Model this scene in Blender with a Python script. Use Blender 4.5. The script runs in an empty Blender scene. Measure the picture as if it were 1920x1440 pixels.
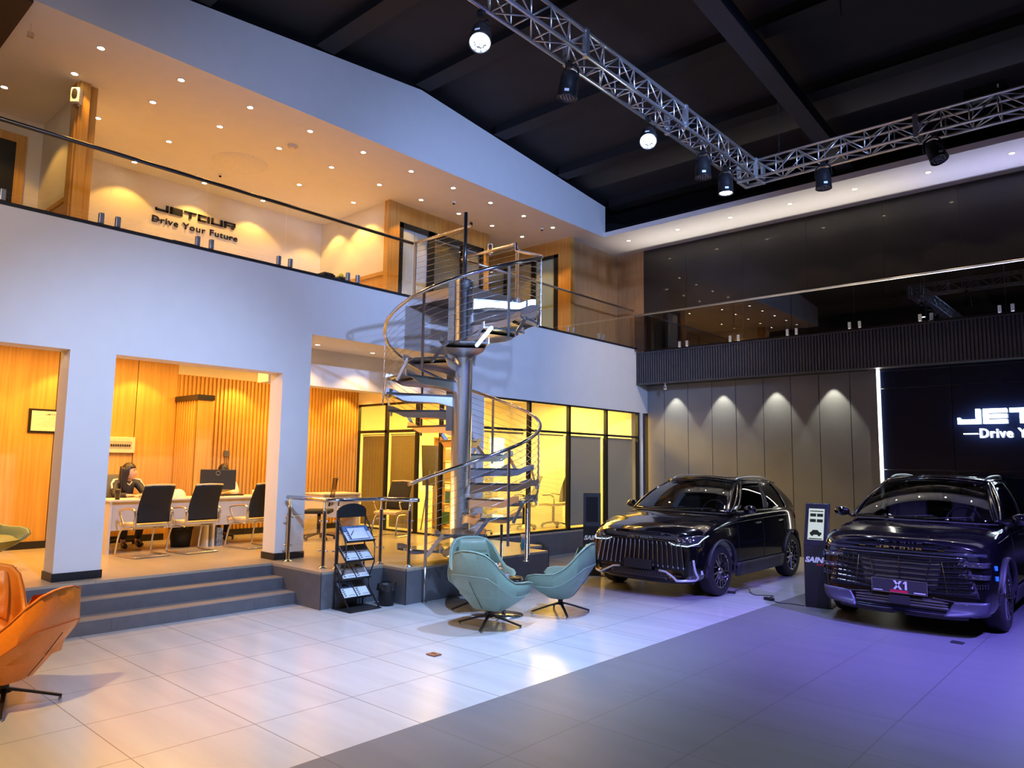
import bpy, bmesh, math, random
from mathutils import Vector, Matrix, Euler
from mathutils.bvhtree import BVHTree
random.seed(7)
PI = math.pi
S = bpy.context.scene
COL = S.collection
# ------------------------------------------------------------------ camera
YAW, PITCH, ROLL, FPX = 0.734006, 0.107949, 0.0134948, 1353.17
EYE = 1.7
fw = Vector((-math.sin(YAW)*math.cos(PITCH), math.cos(YAW)*math.cos(PITCH), math.sin(PITCH)))
r0 = fw.cross(Vector((0, 0, 1))).normalized()
u0 = r0.cross(fw)
rt = math.cos(ROLL)*r0 + math.sin(ROLL)*u0
up = -math.sin(ROLL)*r0 + math.cos(ROLL)*u0
cam_d = bpy.data.cameras.new('camera')
cam = bpy.data.objects.new('camera', cam_d)
COL.objects.link(cam)
cam_d.sensor_fit = 'HORIZONTAL'
cam_d.sensor_width = 36
cam_d.lens = FPX/1920*36
cam_d.clip_start = 0.05
cam_d.clip_end = 200
m3 = Matrix((rt, up, -fw)).transposed()
cam.matrix_world = Matrix.Translation((0, 0, EYE)) @ m3.to_4x4()
S.camera = cam
# ------------------------------------------------------------------ world and exposure
w = bpy.data.worlds.new('world'); S.world = w; w.use_nodes = True
w.node_tree.nodes['Background'].inputs[0].default_value = (0.35, 0.45, 0.9, 1)
w.node_tree.nodes['Background'].inputs[1].default_value = 0.035
S.view_settings.view_transform = 'Standard'
S.view_settings.look = 'None'
S.view_settings.exposure = 0.85
S.view_settings.gamma = 1
S.view_settings.use_curve_mapping = False
try:
    S.cycles.use_denoising = True
    S.cycles.max_bounces = 8
    S.cycles.diffuse_bounces = 4
    S.cycles.glossy_bounces = 4
    S.cycles.transparent_max_bounces = 16
    S.cycles.sample_clamp_indirect = 4
    S.cycles.blur_glossy = 0.5
    S.cycles.caustics_reflective = False
    S.cycles.caustics_refractive = False
except Exception:
    pass

def aim(o, target):
    d = Vector(target) - o.location
    o.rotation_euler = d.to_track_quat('-Z', 'Y').to_euler()

def spot(loc, target, watt, color, deg=60, blend=0.5, size=0.04, name='spot_light'):
    d = bpy.data.lights.new(name, 'SPOT')
    d.energy = watt; d.color = color; d.spot_size = math.radians(deg); d.spot_blend = blend
    d.shadow_soft_size = size
    o = bpy.data.objects.new(name, d); COL.objects.link(o)
    o.location = loc; aim(o, target)
    return o

def area(loc, target, watt, color, sx, sy, name='area_light'):
    d = bpy.data.lights.new(name, 'AREA')
    d.shape = 'RECTANGLE'; d.size = sx; d.size_y = sy
    d.energy = watt; d.color = color
    o = bpy.data.objects.new(name, d); COL.objects.link(o)
    o.location = loc; aim(o, target)
    return o

COOL = (0.34, 0.50, 1.0)
ICE = (0.38, 0.57, 1.0)
WARM = (1.0, 0.60, 0.20)
AMBER = (1.0, 0.52, 0.11)
# stage lamps on the truss that the photograph shows burning
spot((-3.98, 4.08, 5.15), (-5.0, 4.2, 0), 1150, ICE, 66, 0.9, 0.08)
spot((-3.94, 6.62, 5.15), (-5.2, 5.6, 0), 1050, ICE, 62, 0.9, 0.08)
spot((-3.87, 8.37, 5.15), (-3.9, 9.4, 0), 320, ICE, 62, 0.9, 0.08)
# unseen spots: the rest of the stage rig, and warm fill for showroom downlights
spot((0.5, 2.0, 5.3), (-8.5, 7.6, 4.8), 640, COOL, 62, 0.9, 0.10)
spot((0.5, 5.5, 5.3), (-8.5, 10.0, 4.2), 1300, COOL, 62, 0.9, 0.10)
spot((0.0, 0.0, 5.3), (-8.5, 4.6, 4.4), 260, (0.60, 0.66, 1.0), 60, 0.9, 0.10)
spot((-1.5, 1.5, 5.2), (-8.5, 3.4, 1.5), 1150, ICE, 42, 1.0, 0.10)
spot((-3.6, -0.8, 5.0), (-4.9, 1.0, 0), 850, (1.0, 0.60, 0.20), 72, 1.0, 0.12)  # warm fill at the left, standing for unseen showroom downlights
spot((-3.8, -1.0, 5.0), (-8.5, 2.0, 3.6), 210, (1.0, 0.72, 0.50), 70, 1.0, 0.12)
spot((-3.5, 12.0, 5.4), (-8.5, 12.9, 3.5), 150, (1.0, 0.82, 0.66), 60, 1.0, 0.12)
spot((1.6, 7.0, 5.3), (-1.0, 7.9, 0), 3100, (0.22, 0.17, 1.0), 66, 1.0, 0.10)
spot((-1.0, 5.0, 5.3), (-2.9, 8.6, 0), 700, (0.30, 0.24, 1.0), 50, 1.0, 0.10)
spot((1.5, 4.5, 5.3), (1.2, 3.2, 0), 260, (0.40, 0.55, 1.0), 90, 1.0, 0.2)
spot((-1.0, 3.0, 5.3), (-2.0, 4.4, 0), 330, (0.62, 0.74, 1.0), 95, 1.0, 0.1)
spot((-4.5, 10.6, 5.4), (-5.4, 9.6, 0), 170, (0.70, 0.74, 1.0), 80, 1.0, 0.1)
# added fill strips, no real fixture, that brighten the white soffit
soffit_fill1 = area((-5.6, 13.38, 4.12), (-5.6, 13.05, 6.44), 12, (1.0, 0.88, 0.76), 5.6, 0.04)
soffit_fill2 = area((0.2, 13.38, 4.12), (0.2, 13.05, 6.44), 13, (0.66, 0.64, 1.0), 5.8, 0.04)
for o in (soffit_fill1, soffit_fill2): o.data.spread = math.radians(56)
# rooms of the ground floor behind the white front
for yy in (2.4, 4.3, 6.6):
    area((-10.3, yy, 3.2), (-10.4, yy, 0), 52, AMBER, 1.6, 1.4)
for yy in (2.1, 3.35, 4.35):
    spot((-11.35, yy, 3.2), (-11.62, yy, 0), 30, AMBER, 95, 0.35, 0.03)
for yy in (5.9, 7.0, 8.1):
    spot((-11.35, yy, 3.2), (-11.62, yy, 0), 38, (1.0, 0.60, 0.14), 95, 0.4, 0.03)
spot((-10.9, 4.5, 3.2), (-11.2, 4.6, 0), 22, WARM, 80, 0.5, 0.03)
for yy in (9.6, 11.2, 12.7):
    area((-10.2, yy, 3.1), (-10.2, yy, 0), 90, (1.0, 0.60, 0.09), 1.4, 1.2)
# ------------------------------------------------------------------ materials
MATS = {}
def _nt(name):
    m = bpy.data.materials.new(name); m.use_nodes = True
    nt = m.node_tree
    return m, nt, nt.nodes['Principled BSDF']
def mat(name, col, rough=0.5, metal=0.0, coat=0.0, var=0.06, scale=30, bump=0.0, spec=0.5, emit=None, estr=0.0):
    if name in MATS: return MATS[name]
    m, nt, b = _nt(name)
    b.inputs['Metallic'].default_value = metal
    b.inputs['Roughness'].default_value = rough
    b.inputs['Coat Weight'].default_value = coat
    b.inputs['Coat Roughness'].default_value = 0.03
    b.inputs['Specular IOR Level'].default_value = spec
    tc = nt.nodes.new('ShaderNodeTexCoord')
    n = nt.nodes.new('ShaderNodeTexNoise'); n.inputs['Scale'].default_value = scale
    nt.links.new(tc.outputs['Object'], n.inputs['Vector'])
    rp = nt.nodes.new('ShaderNodeValToRGB')
    c0 = [max(0, c*(1-var)) for c in col]; c1 = [min(1, c*(1+var)) for c in col]
    rp.color_ramp.elements[0].color = (*c0, 1); rp.color_ramp.elements[1].color = (*c1, 1)
    rp.color_ramp.elements[0].position = 0.3; rp.color_ramp.elements[1].position = 0.7
    nt.links.new(n.outputs['Fac'], rp.inputs[0]); nt.links.new(rp.outputs[0], b.inputs['Base Color'])
    if bump:
        bp = nt.nodes.new('ShaderNodeBump'); bp.inputs['Strength'].default_value = bump; bp.inputs['Distance'].default_value = 0.002
        nt.links.new(n.outputs['Fac'], bp.inputs['Height']); nt.links.new(bp.outputs[0], b.inputs['Normal'])
    if emit:
        b.inputs['Emission Color'].default_value = (*emit, 1); b.inputs['Emission Strength'].default_value = estr
    MATS[name] = m
    return m
def wood(name, c0, c1, rough=0.45, axis='Z', joint=None):
    m, nt, b = _nt(name)
    b.inputs['Roughness'].default_value = rough
    tc = nt.nodes.new('ShaderNodeTexCoord')
    mp = nt.nodes.new('ShaderNodeMapping')
    sc = [38, 38, 38]; sc['XYZ'.index(axis)] = 1.2
    mp.inputs['Scale'].default_value = sc
    n = nt.nodes.new('ShaderNodeTexNoise'); n.inputs['Scale'].default_value = 1.0; n.inputs['Detail'].default_value = 5
    rp = nt.nodes.new('ShaderNodeValToRGB')
    rp.color_ramp.elements[0].color = (*c0, 1); rp.color_ramp.elements[1].color = (*c1, 1)
    rp.color_ramp.elements[0].position = 0.32; rp.color_ramp.elements[1].position = 0.68
    nt.links.new(tc.outputs['Object'], mp.inputs[0]); nt.links.new(mp.outputs[0], n.inputs['Vector'])
    nt.links.new(n.outputs['Fac'], rp.inputs[0]); nt.links.new(rp.outputs[0], b.inputs['Base Color'])
    MATS[name] = m
    return m
def tile(name, c, grout, size, rough, off=(0, 0), var=0.08, gw=0.004, sizey=None):
    m, nt, b = _nt(name)
    b.inputs['Roughness'].default_value = rough
    tc = nt.nodes.new('ShaderNodeTexCoord')
    mp = nt.nodes.new('ShaderNodeMapping'); mp.inputs['Location'].default_value = (off[0], off[1], 0)
    br = nt.nodes.new('ShaderNodeTexBrick'); br.offset = 0.0
    br.inputs['Scale'].default_value = 1
    br.inputs['Brick Width'].default_value = size; br.inputs['Row Height'].default_value = sizey or size
    br.inputs['Mortar Size'].default_value = gw; br.inputs['Mortar Smooth'].default_value = 0.1
    br.inputs['Color1'].default_value = (*c, 1); br.inputs['Color2'].default_value = (*[x*0.985 for x in c], 1)
    br.inputs['Mortar'].default_value = (*grout, 1)
    n = nt.nodes.new('ShaderNodeTexNoise'); n.inputs['Scale'].default_value = 1.0; n.inputs['Detail'].default_value = 4
    m2 = nt.nodes.new('ShaderNodeMapping'); m2.inputs['Scale'].default_value = (0.6, 6, 1)
    mx = nt.nodes.new('ShaderNodeMix'); mx.data_type = 'RGBA'; mx.blend_type = 'MULTIPLY'; mx.inputs[0].default_value = 1
    rp = nt.nodes.new('ShaderNodeValToRGB')
    rp.color_ramp.elements[0].color = (1-var, 1-var, 1-var, 1); rp.color_ramp.elements[1].color = (1, 1, 1, 1)
    rp.color_ramp.elements[0].position = 0.3; rp.color_ramp.elements[1].position = 0.65
    L = nt.links.new
    L(tc.outputs['Object'], mp.inputs[0]); L(mp.outputs[0], br.inputs['Vector'])
    L(tc.outputs['Object'], m2.inputs[0]); L(m2.outputs[0], n.inputs['Vector']); L(n.outputs['Fac'], rp.inputs[0])
    L(br.outputs['Color'], mx.inputs[6]); L(rp.outputs[0], mx.inputs[7]); L(mx.outputs[2], b.inputs['Base Color'])
    MATS[name] = m
    return m
def glass(name, tint=(1, 1, 1), refl=1.0, rough=0.0, ior=1.5):
    m = bpy.data.materials.new(name); m.use_nodes = True
    nt = m.node_tree; nt.nodes.clear()
    out = nt.nodes.new('ShaderNodeOutputMaterial')
    t = nt.nodes.new('ShaderNodeBsdfTransparent'); t.inputs[0].default_value = (*tint, 1)
    g = nt.nodes.new('ShaderNodeBsdfGlossy'); g.inputs['Roughness'].default_value = rough
    f = nt.nodes.new('ShaderNodeFresnel'); f.inputs[0].default_value = ior
    mu = nt.nodes.new('ShaderNodeMath'); mu.operation = 'MULTIPLY'; mu.inputs[1].default_value = refl; mu.use_clamp = True
    mx = nt.nodes.new('ShaderNodeMixShader')
    L = nt.links.new
    # the Fresnel node inverts the index on back faces: undo that, so either side of a pane reflects alike
    geo = nt.nodes.new('ShaderNodeNewGeometry')
    ma = nt.nodes.new('ShaderNodeMath'); ma.operation = 'MULTIPLY_ADD'; ma.inputs[1].default_value = 1/ior-ior; ma.inputs[2].default_value = ior
    L(geo.outputs['Backfacing'], ma.inputs[0]); L(ma.outputs[0], f.inputs[0])
    L(f.outputs[0], mu.inputs[0]); L(mu.outputs[0], mx.inputs[0]); L(t.outputs[0], mx.inputs[1]); L(g.outputs[0], mx.inputs[2])
    L(mx.outputs[0], out.inputs[0])
    MATS[name] = m
    return m
def emis(name, col, st):
    m = bpy.data.materials.new(name); m.use_nodes = True
    nt = m.node_tree; nt.nodes.clear()
    out = nt.nodes.new('ShaderNodeOutputMaterial'); e = nt.nodes.new('ShaderNodeEmission')
    e.inputs[0].default_value = (*col, 1); e.inputs[1].default_value = st
    nt.links.new(e.outputs[0], out.inputs[0]); MATS[name] = m
    return m

# ------------------------------------------------------------------ mesh building
def basis(d, hint=Vector((0, 0, 1))):
    d = d.normalized()
    if abs(d.dot(hint)) > 0.98: hint = Vector((0, 1, 0)) if abs(d.y) < 0.9 else Vector((1, 0, 0))
    a = hint.cross(d).normalized(); b = d.cross(a)
    return a, b, d
class MB:
    def __init__(s): s.v = []; s.f = []; s.sm = []
    def add(s, vs, fs, smooth=False):
        o = len(s.v); s.v += [tuple(x) for x in vs]
        s.f += [tuple(i+o for i in f) for f in fs]; s.sm += [smooth]*len(fs)
    def box(s, c, d, rot=None, taper=None):
        x, y, z = d[0]/2, d[1]/2, d[2]/2
        tx, ty = taper or (1, 1)
        vs = [Vector(p) for p in ((-x, -y, -z), (x, -y, -z), (x, y, -z), (-x, y, -z), (-x*tx, -y*ty, z), (x*tx, -y*ty, z), (x*tx, y*ty, z), (-x*tx, y*ty, z))]
        if rot is not None:
            R = rot if isinstance(rot, Matrix) else Euler(rot).to_matrix()
            vs = [R @ p for p in vs]
        c = Vector(c); vs = [p+c for p in vs]
        s.add(vs, [(0, 3, 2, 1), (4, 5, 6, 7), (0, 1, 5, 4), (1, 2, 6, 5), (2, 3, 7, 6), (3, 0, 4, 7)])
        return s
    def b2(s, x0, x1, y0, y1, z0, z1):
        return s.box(((x0+x1)/2, (y0+y1)/2, (z0+z1)/2), (abs(x1-x0), abs(y1-y0), abs(z1-z0)))
    def cyl(s, p0, p1, r, n=12, r2=None, caps=True, smooth=True):
        p0 = Vector(p0); p1 = Vector(p1); r2 = r if r2 is None else r2
        a, b, d = basis(p1-p0)
        vs = []
        for p, q in ((p0, r), (p1, r2)):
            for i in range(n):
                t = 2*PI*i/n; vs.append(p+a*math.cos(t)*q+b*math.sin(t)*q)
        s.add(vs, [(i, (i+1) % n, n+(i+1) % n, n+i) for i in range(n)], smooth)
        if caps: s.add(vs, [tuple(range(n-1, -1, -1)), tuple(range(n, 2*n))])
        return s
    def tube(s, pts, r, n=8, closed=False, ry=None, hint=Vector((0, 0, 1)), caps=True, smooth=True):
        pts = [Vector(p) for p in pts]; m = len(pts); vs = []
        for i, p in enumerate(pts):
            if closed: d = pts[(i+1) % m]-pts[i-1]
            else: d = pts[min(i+1, m-1)]-pts[max(i-1, 0)]
            a, b, _ = basis(d, hint)
            rr = r[i] if isinstance(r, (list, tuple)) else r
            rb = rr if ry is None else ry
            for k in range(n):
                t = 2*PI*k/n + (PI/4 if n == 4 else 0); vs.append(p+a*math.cos(t)*rr+b*math.sin(t)*rb)
        fs = []
        for i in range(m if closed else m-1):
            j = (i+1) % m
            for k in range(n): fs.append((i*n+k, i*n+(k+1) % n, j*n+(k+1) % n, j*n+k))
        s.add(vs, fs, smooth and n > 4)
        if caps and not closed: s.add(vs, [tuple(range(n-1, -1, -1)), tuple(range((m-1)*n, m*n))])
        return s
    def lathe(s, prof, n=24, c=(0, 0, 0), M=None, smooth=True, caps=True):
        vs = []; m = len(prof)
        for r, z in prof:
            for i in range(n):
                t = 2*PI*i/n; p = Vector((r*math.cos(t), r*math.sin(t), z))
                if M is not None: p = M @ p
                vs.append(p+Vector(c))
        s.add(vs, [(i*n+k, i*n+(k+1) % n, (i+1)*n+(k+1) % n, (i+1)*n+k) for i in range(m-1) for k in range(n)], smooth)
        if not caps: return s
        if prof[0][0] > 1e-4: s.add(vs, [tuple(range(n-1, -1, -1))])
        if prof[-1][0] > 1e-4: s.add(vs, [tuple(range((m-1)*n, m*n))])
        return s
    def ell(s, c, r, n=14, m=9, rot=None):
        vs = []; R = Euler(rot).to_matrix() if rot is not None else Matrix.Identity(3)
        c = Vector(c)
        for j in range(m+1):
            ph = -PI/2+PI*j/m
            for i in range(n):
                t = 2*PI*i/n
                vs.append(c+R @ Vector((r[0]*math.cos(ph)*math.cos(t), r[1]*math.cos(ph)*math.sin(t), r[2]*math.sin(ph))))
        s.add(vs, [(j*n+i, j*n+(i+1) % n, (j+1)*n+(i+1) % n, (j+1)*n+i) for j in range(m) for i in range(n)], True)
        return s
    def patch(s, fn, nu, nv, smooth=True, flip=False):
        vs = [fn(i/nu, j/nv) for j in range(nv+1) for i in range(nu+1)]
        fs = []
        for j in range(nv):
            for i in range(nu):
                q = (j*(nu+1)+i, j*(nu+1)+i+1, (j+1)*(nu+1)+i+1, (j+1)*(nu+1)+i)
                fs.append(q[::-1] if flip else q)
        s.add(vs, fs, smooth); return s
    def prism(s, poly, h, M=None, smooth=False):
        n = len(poly); vs = []
        for z in (0, h):
            for x, y in poly:
                p = Vector((x, y, z)); vs.append(M @ p if M is not None else p)
        s.add(vs, [tuple(range(n-1, -1, -1)), tuple(range(n, 2*n))]+[(i, (i+1) % n, n+(i+1) % n, n+i) for i in range(n)], smooth)
        return s
    def build(s, name, m, parent=None, bevel=0, seg=2, solid=0, sub=0, auto=False):
        me = bpy.data.meshes.new(name)
        me.from_pydata(s.v, [], s.f)
        me.polygons.foreach_set('use_smooth', s.sm)
        bm = bmesh.new(); bm.from_mesh(me)
        bmesh.ops.remove_doubles(bm, verts=bm.verts, dist=1e-5)
        bmesh.ops.recalc_face_normals(bm, faces=bm.faces)
        bm.to_mesh(me); bm.free()
        me.update()
        for k in (m if isinstance(m, (list, tuple)) else [m]): me.materials.append(k)
        o = bpy.data.objects.new(name, me); COL.objects.link(o)
        if parent is not None: o.parent = parent
        if solid:
            md = o.modifiers.new('s', 'SOLIDIFY'); md.thickness = solid; md.offset = 0
        if sub:
            md = o.modifiers.new('u', 'SUBSURF'); md.levels = sub; md.render_levels = sub
        if bevel:
            md = o.modifiers.new('b', 'BEVEL'); md.width = bevel; md.segments = seg; md.limit_method = 'ANGLE'; md.angle_limit = math.radians(40)
        return o
def empty(name, loc=(0, 0, 0), rz=0):
    o = bpy.data.objects.new(name, None); COL.objects.link(o); o.location = loc; o.rotation_euler = (0, 0, rz)
    o.empty_display_size = 0.1
    return o
def tag(o, label, cat, group=None):
    o['label'] = label; o['category'] = cat
    if group: o['group'] = group
    return o
def thing(name, label, cat, loc=(0, 0, 0), rz=0, group=None):
    return tag(empty(name, loc, rz), label, cat, group)
def struct(name, mb, m, **k):
    o = mb.build(name, m, **k); o['kind'] = 'structure'; return o
def copy_tree(o, parent=None):
    c = o.copy(); COL.objects.link(c)
    if parent is not None: c.parent = parent
    for ch in list(o.children): copy_tree(ch, c)
    return c
def bake(o):
    """apply an object's modifiers into its mesh"""
    dg = bpy.context.evaluated_depsgraph_get(); dg.update()
    me = bpy.data.meshes.new_from_object(o.evaluated_get(dg))
    o.modifiers.clear(); o.data = me
    return o
def text_mesh(name, txt, size, depth, m, parent=None, M=None, shear=0.0, bold=0.0, spacing=1.0, align='LEFT', sx=1.0):
    cu = bpy.data.curves.new(name, 'FONT'); cu.body = txt; cu.size = size; cu.extrude = depth/2
    cu.shear = shear; cu.offset = bold; cu.space_character = spacing; cu.align_x = align
    cu.resolution_u = 3
    t = bpy.data.objects.new(name, cu); COL.objects.link(t)
    dg = bpy.context.evaluated_depsgraph_get(); dg.update()
    me = bpy.data.meshes.new_from_object(t.evaluated_get(dg))
    bpy.data.objects.remove(t)
    T = Matrix.Diagonal((sx, 1, 1, 1))
    me.transform(T)
    if M is not None: me.transform(M)
    me.materials.clear(); me.materials.append(m)
    o = bpy.data.objects.new(name, me); COL.objects.link(o)
    if parent is not None: o.parent = parent
    return o
def frame_M(origin, ex, ey):
    ex = Vector(ex).normalized(); ey = Vector(ey).normalized(); ez = ex.cross(ey)
    M = Matrix((ex, ey, ez)).transposed().to_4x4(); M.translation = Vector(origin); return M
# wide block capitals of the showroom's sign, each letter a list of bars in a 1 x 0.55 cell
def wide_letters(width, gap=0.12):
    t = 0.17
    L = {'J': [(0, 0, 1, t), (0.80, 0, 1, 0.55), (0, 0, 0.12, 0.24)],
         'E': [(0, 0, 1, t-0.02), (0, 0.20, 1, 0.35), (0, 0.40, 1, 0.55), (0, 0, 0.2, 0.55)],
         'T': [(0, 0.40, 1, 0.55), (0.40, 0, 0.60, 0.55)],
         'O': [(0, 0, 0.74, t-0.03), (0, 0.41, 0.74, 0.55), (0, 0, 0.2, 0.55), (0.80, 0, 1, 0.55)],
         'U': [(0, 0, 1, t-0.02), (0, 0, 0.2, 0.55), (0.8, 0, 1, 0.55)],
         'R': [(0, 0, 0.2, 0.55), (0, 0.41, 1, 0.55), (0.8, 0.25, 1, 0.55), (0.1, 0.19, 1, 0.31), (0.66, 0, 0.9, 0.22)]}
    out = []; n = 6; cw = width/(n+gap*(n-1)); x = 0
    for ch in 'JETOUR':
        out.append((ch, [(x+a*cw, b*cw, x+c*cw, d*cw) for a, b, c, d in L[ch]])); x += cw*(1+gap)
    return out
# ------------------------------------------------------------------ materials of the place
HP = 0.42      # ground-floor platform
FX = -8.5      # plane of the white front
ZS, ZC = 4.2, 6.44   # gallery floor edge, gallery ceiling
GY = -0.6      # near end of everything on the left
M_white = mat('white_plaster', (0.80, 0.80, 0.80), 0.6, var=0.015, scale=4)
M_cream = mat('cream_plaster', (0.78, 0.72, 0.60), 0.6, var=0.02, scale=4)
M_black = mat('black_paint', (0.012, 0.012, 0.014), 0.55)
M_roof = mat('roof_black', (0.017, 0.016, 0.018), 0.75, var=0.2, scale=2)
M_wood = wood('oak_panel', (0.50, 0.26, 0.055), (0.64, 0.36, 0.09))
M_tile = tile('floor_tile_light', (0.47, 0.475, 0.485), (0.22, 0.21, 0.2), 0.755, 0.22, (3.71, -0.255), 0.12)
M_grey = tile('floor_tile_grey', (0.155, 0.158, 0.172), (0.10, 0.10, 0.10), 0.755, 0.42, (3.71, -0.255), 0.10)
M_ptile = tile('platform_tile', (0.44, 0.37, 0.28), (0.3, 0.26, 0.2), 0.755, 0.30, (0.1, 0.2), 0.10)
M_riser = mat('riser_tile', (0.115, 0.118, 0.135), 0.5, var=0.08, scale=8)
M_chrome = mat('polished_steel', (0.72, 0.72, 0.74), 0.14, 1.0, var=0.02)
M_steel = mat('brushed_steel', (0.55, 0.55, 0.56), 0.30, 1.0, var=0.05)
M_darkst = mat('dark_rail', (0.10, 0.10, 0.11), 0.30, 0.9)
M_alu = mat('aluminium_tube', (0.70, 0.70, 0.72), 0.32, 0.9, var=0.04)
M_frame = mat('black_frame', (0.010, 0.010, 0.010), 0.35)
M_glass = glass('clear_glass', (0.96, 0.98, 0.97), 1.0)
M_glass2 = glass('dark_reflecting_glass', (0.62, 0.62, 0.64), 1.6)
M_base = mat('black_baseboard', (0.012, 0.012, 0.016), 0.4)

# ------------------------------------------------------------------ floor, platform, steps
struct('floor', MB().b2(-8.6, -3.71, -3, 14.2, -0.1, 0), M_tile)
struct('floor', MB().b2(-3.71, 6, -3, 14.2, -0.1, 0), M_grey)
mb = MB(); mb.b2(-12.6, -8.32, GY, 4.82, HP-0.03, HP).b2(-12.6, -7.24, 4.82, 5.70, HP-0.03, HP).b2(-12.6, -6.80, 5.70, 8.37, HP-0.03, HP)
mb.b2(-12.6, -7.30, 8.37, 8.84, HP-0.03, HP).b2(-12.6, FX-0.02, 8.84, 13.95, HP-0.03, HP)
struct('platform_floor', mb, M_ptile)
mb = MB()
mb.b2(-12.6, -8.31, GY, 4.81, 0, HP-0.03).b2(-12.6, -7.23, 4.81, 5.69, 0, HP-0.03).b2(-12.6, -6.79, 5.69, 8.38, 0, HP-0.03)
mb.b2(-12.6, -7.29, 8.38, 8.85, 0, HP-0.03).b2(-12.6, FX-0.01, 8.85, 13.95, 0, HP-0.03)
struct('platform_base', mb, M_riser)
mb = MB()
for x, y in ((-7.228, 4.812), (-6.788, 5.692), (-6.788, 8.378), (-7.288, 8.848)): mb.b2(x-0.003, x+0.003, y-0.003, y+0.003, 0, HP)
struct('trim_1', mb, M_frame)
M_tread = tile('step_tile', (0.24, 0.22, 0.21), (0.14, 0.13, 0.12), 5, 0.4, (0, 0), 0.1)
mb = MB(); mt = MB()
for i, (xa, xb) in enumerate(((-8.31, -8.04), (-8.31, -7.76))):
    z = 0.28-0.14*i
    mb.b2(-8.31, xb, GY, 4.81, 0 if i else 0.14, z-0.012)
    mt.b2(-8.31, xb+0.004, GY, 4.81, z-0.012, z)
for i in range(8):     # joints between the riser tiles
    y = 4.3-0.75*i
    mb.b2(-7.765, -7.757, y, y+0.004, 0, 0.13)
struct('entrance_steps', mb, M_riser); struct('step_treads', mt, M_tread)

# ------------------------------------------------------------------ white front with openings
mb = MB()
T = 0.30
def wallx(y0, y1, z0, z1, x=FX, t=T): mb.b2(x-t, x, y0, y1, z0, z1)
wallx(GY, 5.36, 2.82, ZS)                 # above the first two openings
wallx(5.36, 8.43, 3.39, ZS)
wallx(8.43, 13.95, 2.82, 3.43); wallx(8.43, 13.5, 3.43, ZS)
wallx(8.43, 8.73, HP, 2.82)
struct('wall_gallery_front', mb, M_white)
for k, (y0, y1) in enumerate(((2.47, 2.92), (4.95, 5.36))):
    z1 = 2.82
    struct('column_white', MB().b2(FX-T, FX, y0, y1, HP, z1), M_white)
    b = MB().b2(FX-T-0.012, FX+0.012, y0-0.012, y1+0.012, HP, HP+0.085)
    o = b.build('baseboard_column', M_base); o['kind'] = 'structure'
struct('baseboard_gallery', MB().b2(FX-0.3, FX+0.015, GY, 13.5, ZS, ZS+0.035), M_black)
struct('floor_gallery', MB().b2(-12.6, FX-0.29, GY, 13.6, 3.95, ZS+0.02), mat('gallery_floor', (0.50, 0.42, 0.32), 0.4))
# soffit behind the third opening and the beam beyond it
struct('ceiling_opening', MB().b2(-9.6, FX-T, 5.36, 8.50, 3.39, 3.5), M_white)
struct('beam_inner', MB().b2(-9.9, -9.6, 5.36, 8.50, 2.82, 3.5), M_white)
struct('ceiling_ground', MB().b2(-12.6, -9.9, GY, 8.54, 3.27, 3.4).b2(-9.9, FX-T, GY, 5.35, 3.27, 3.4), M_cream)
struct('wall_ground_left', MB().b2(-12.6, -9.6, GY-0.1, GY, HP, 3.3), M_cream)
# back wall of the ground floor: plain oak panels, then battens, plaster above
XB = -11.75
struct('wall_ground_back', MB().b2(XB-0.2, XB-0.02, GY, 8.54, HP, 3.3), M_cream)
mb = MB()
ys = [GY, 0.9, 2.2, 3.29, 4.37, 4.99]
for a, b in zip(ys, ys[1:]): mb.b2(XB-0.02, XB, a+0.006, b-0.006, HP+0.0, 3.27)
struct('wall_oak_panels', mb, M_wood)
struct('trim_2', MB().b2(XB-0.03, XB-0.012, GY, 4.99, HP, 3.27), M_frame)
mb = MB()
y = 5.02
while y < 8.5:
    mb.b2(XB-0.02, XB+0.022, y, y+0.036, HP+0.10, 3.04); y += 0.068
mb.b2(XB-0.02, XB-0.008, 4.99, 8.54, HP+0.10, 3.04)
M_batten = wood('oak_batten', (0.54, 0.28, 0.06), (0.66, 0.37, 0.09))
struct('wall_oak_battens', mb, M_batten)
struct('baseboard_back', MB().b2(XB, XB+0.028, GY, 4.9, HP, HP+0.10).b2(XB-0.02, XB+0.028, 5.15, 8.52, HP, HP+0.10), M_base)
# slatted partition standing out from the back wall
st = thing('slatted_partition', 'freestanding oak slatted partition with black cap projecting from back wall', 'partition', (XB, 4.97, HP))
mb = MB()
for i in range(9): mb.b2(0.06+i*0.085, 0.06+i*0.085+0.042, 0, 0.035, 0, 2.17)
mb.b2(0.03, 0.60, 0.05, 0.06, 0, 2.17)
mb.build('slats', M_batten, st)
MB().b2(0.76, 0.80, 0, 0.24, 0, 2.17).build('end_panel', M_wood, st)
MB().b2(0.02, 0.82, -0.02, 0.25, 2.17, 2.25).build('cap', M_base, st)

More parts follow.
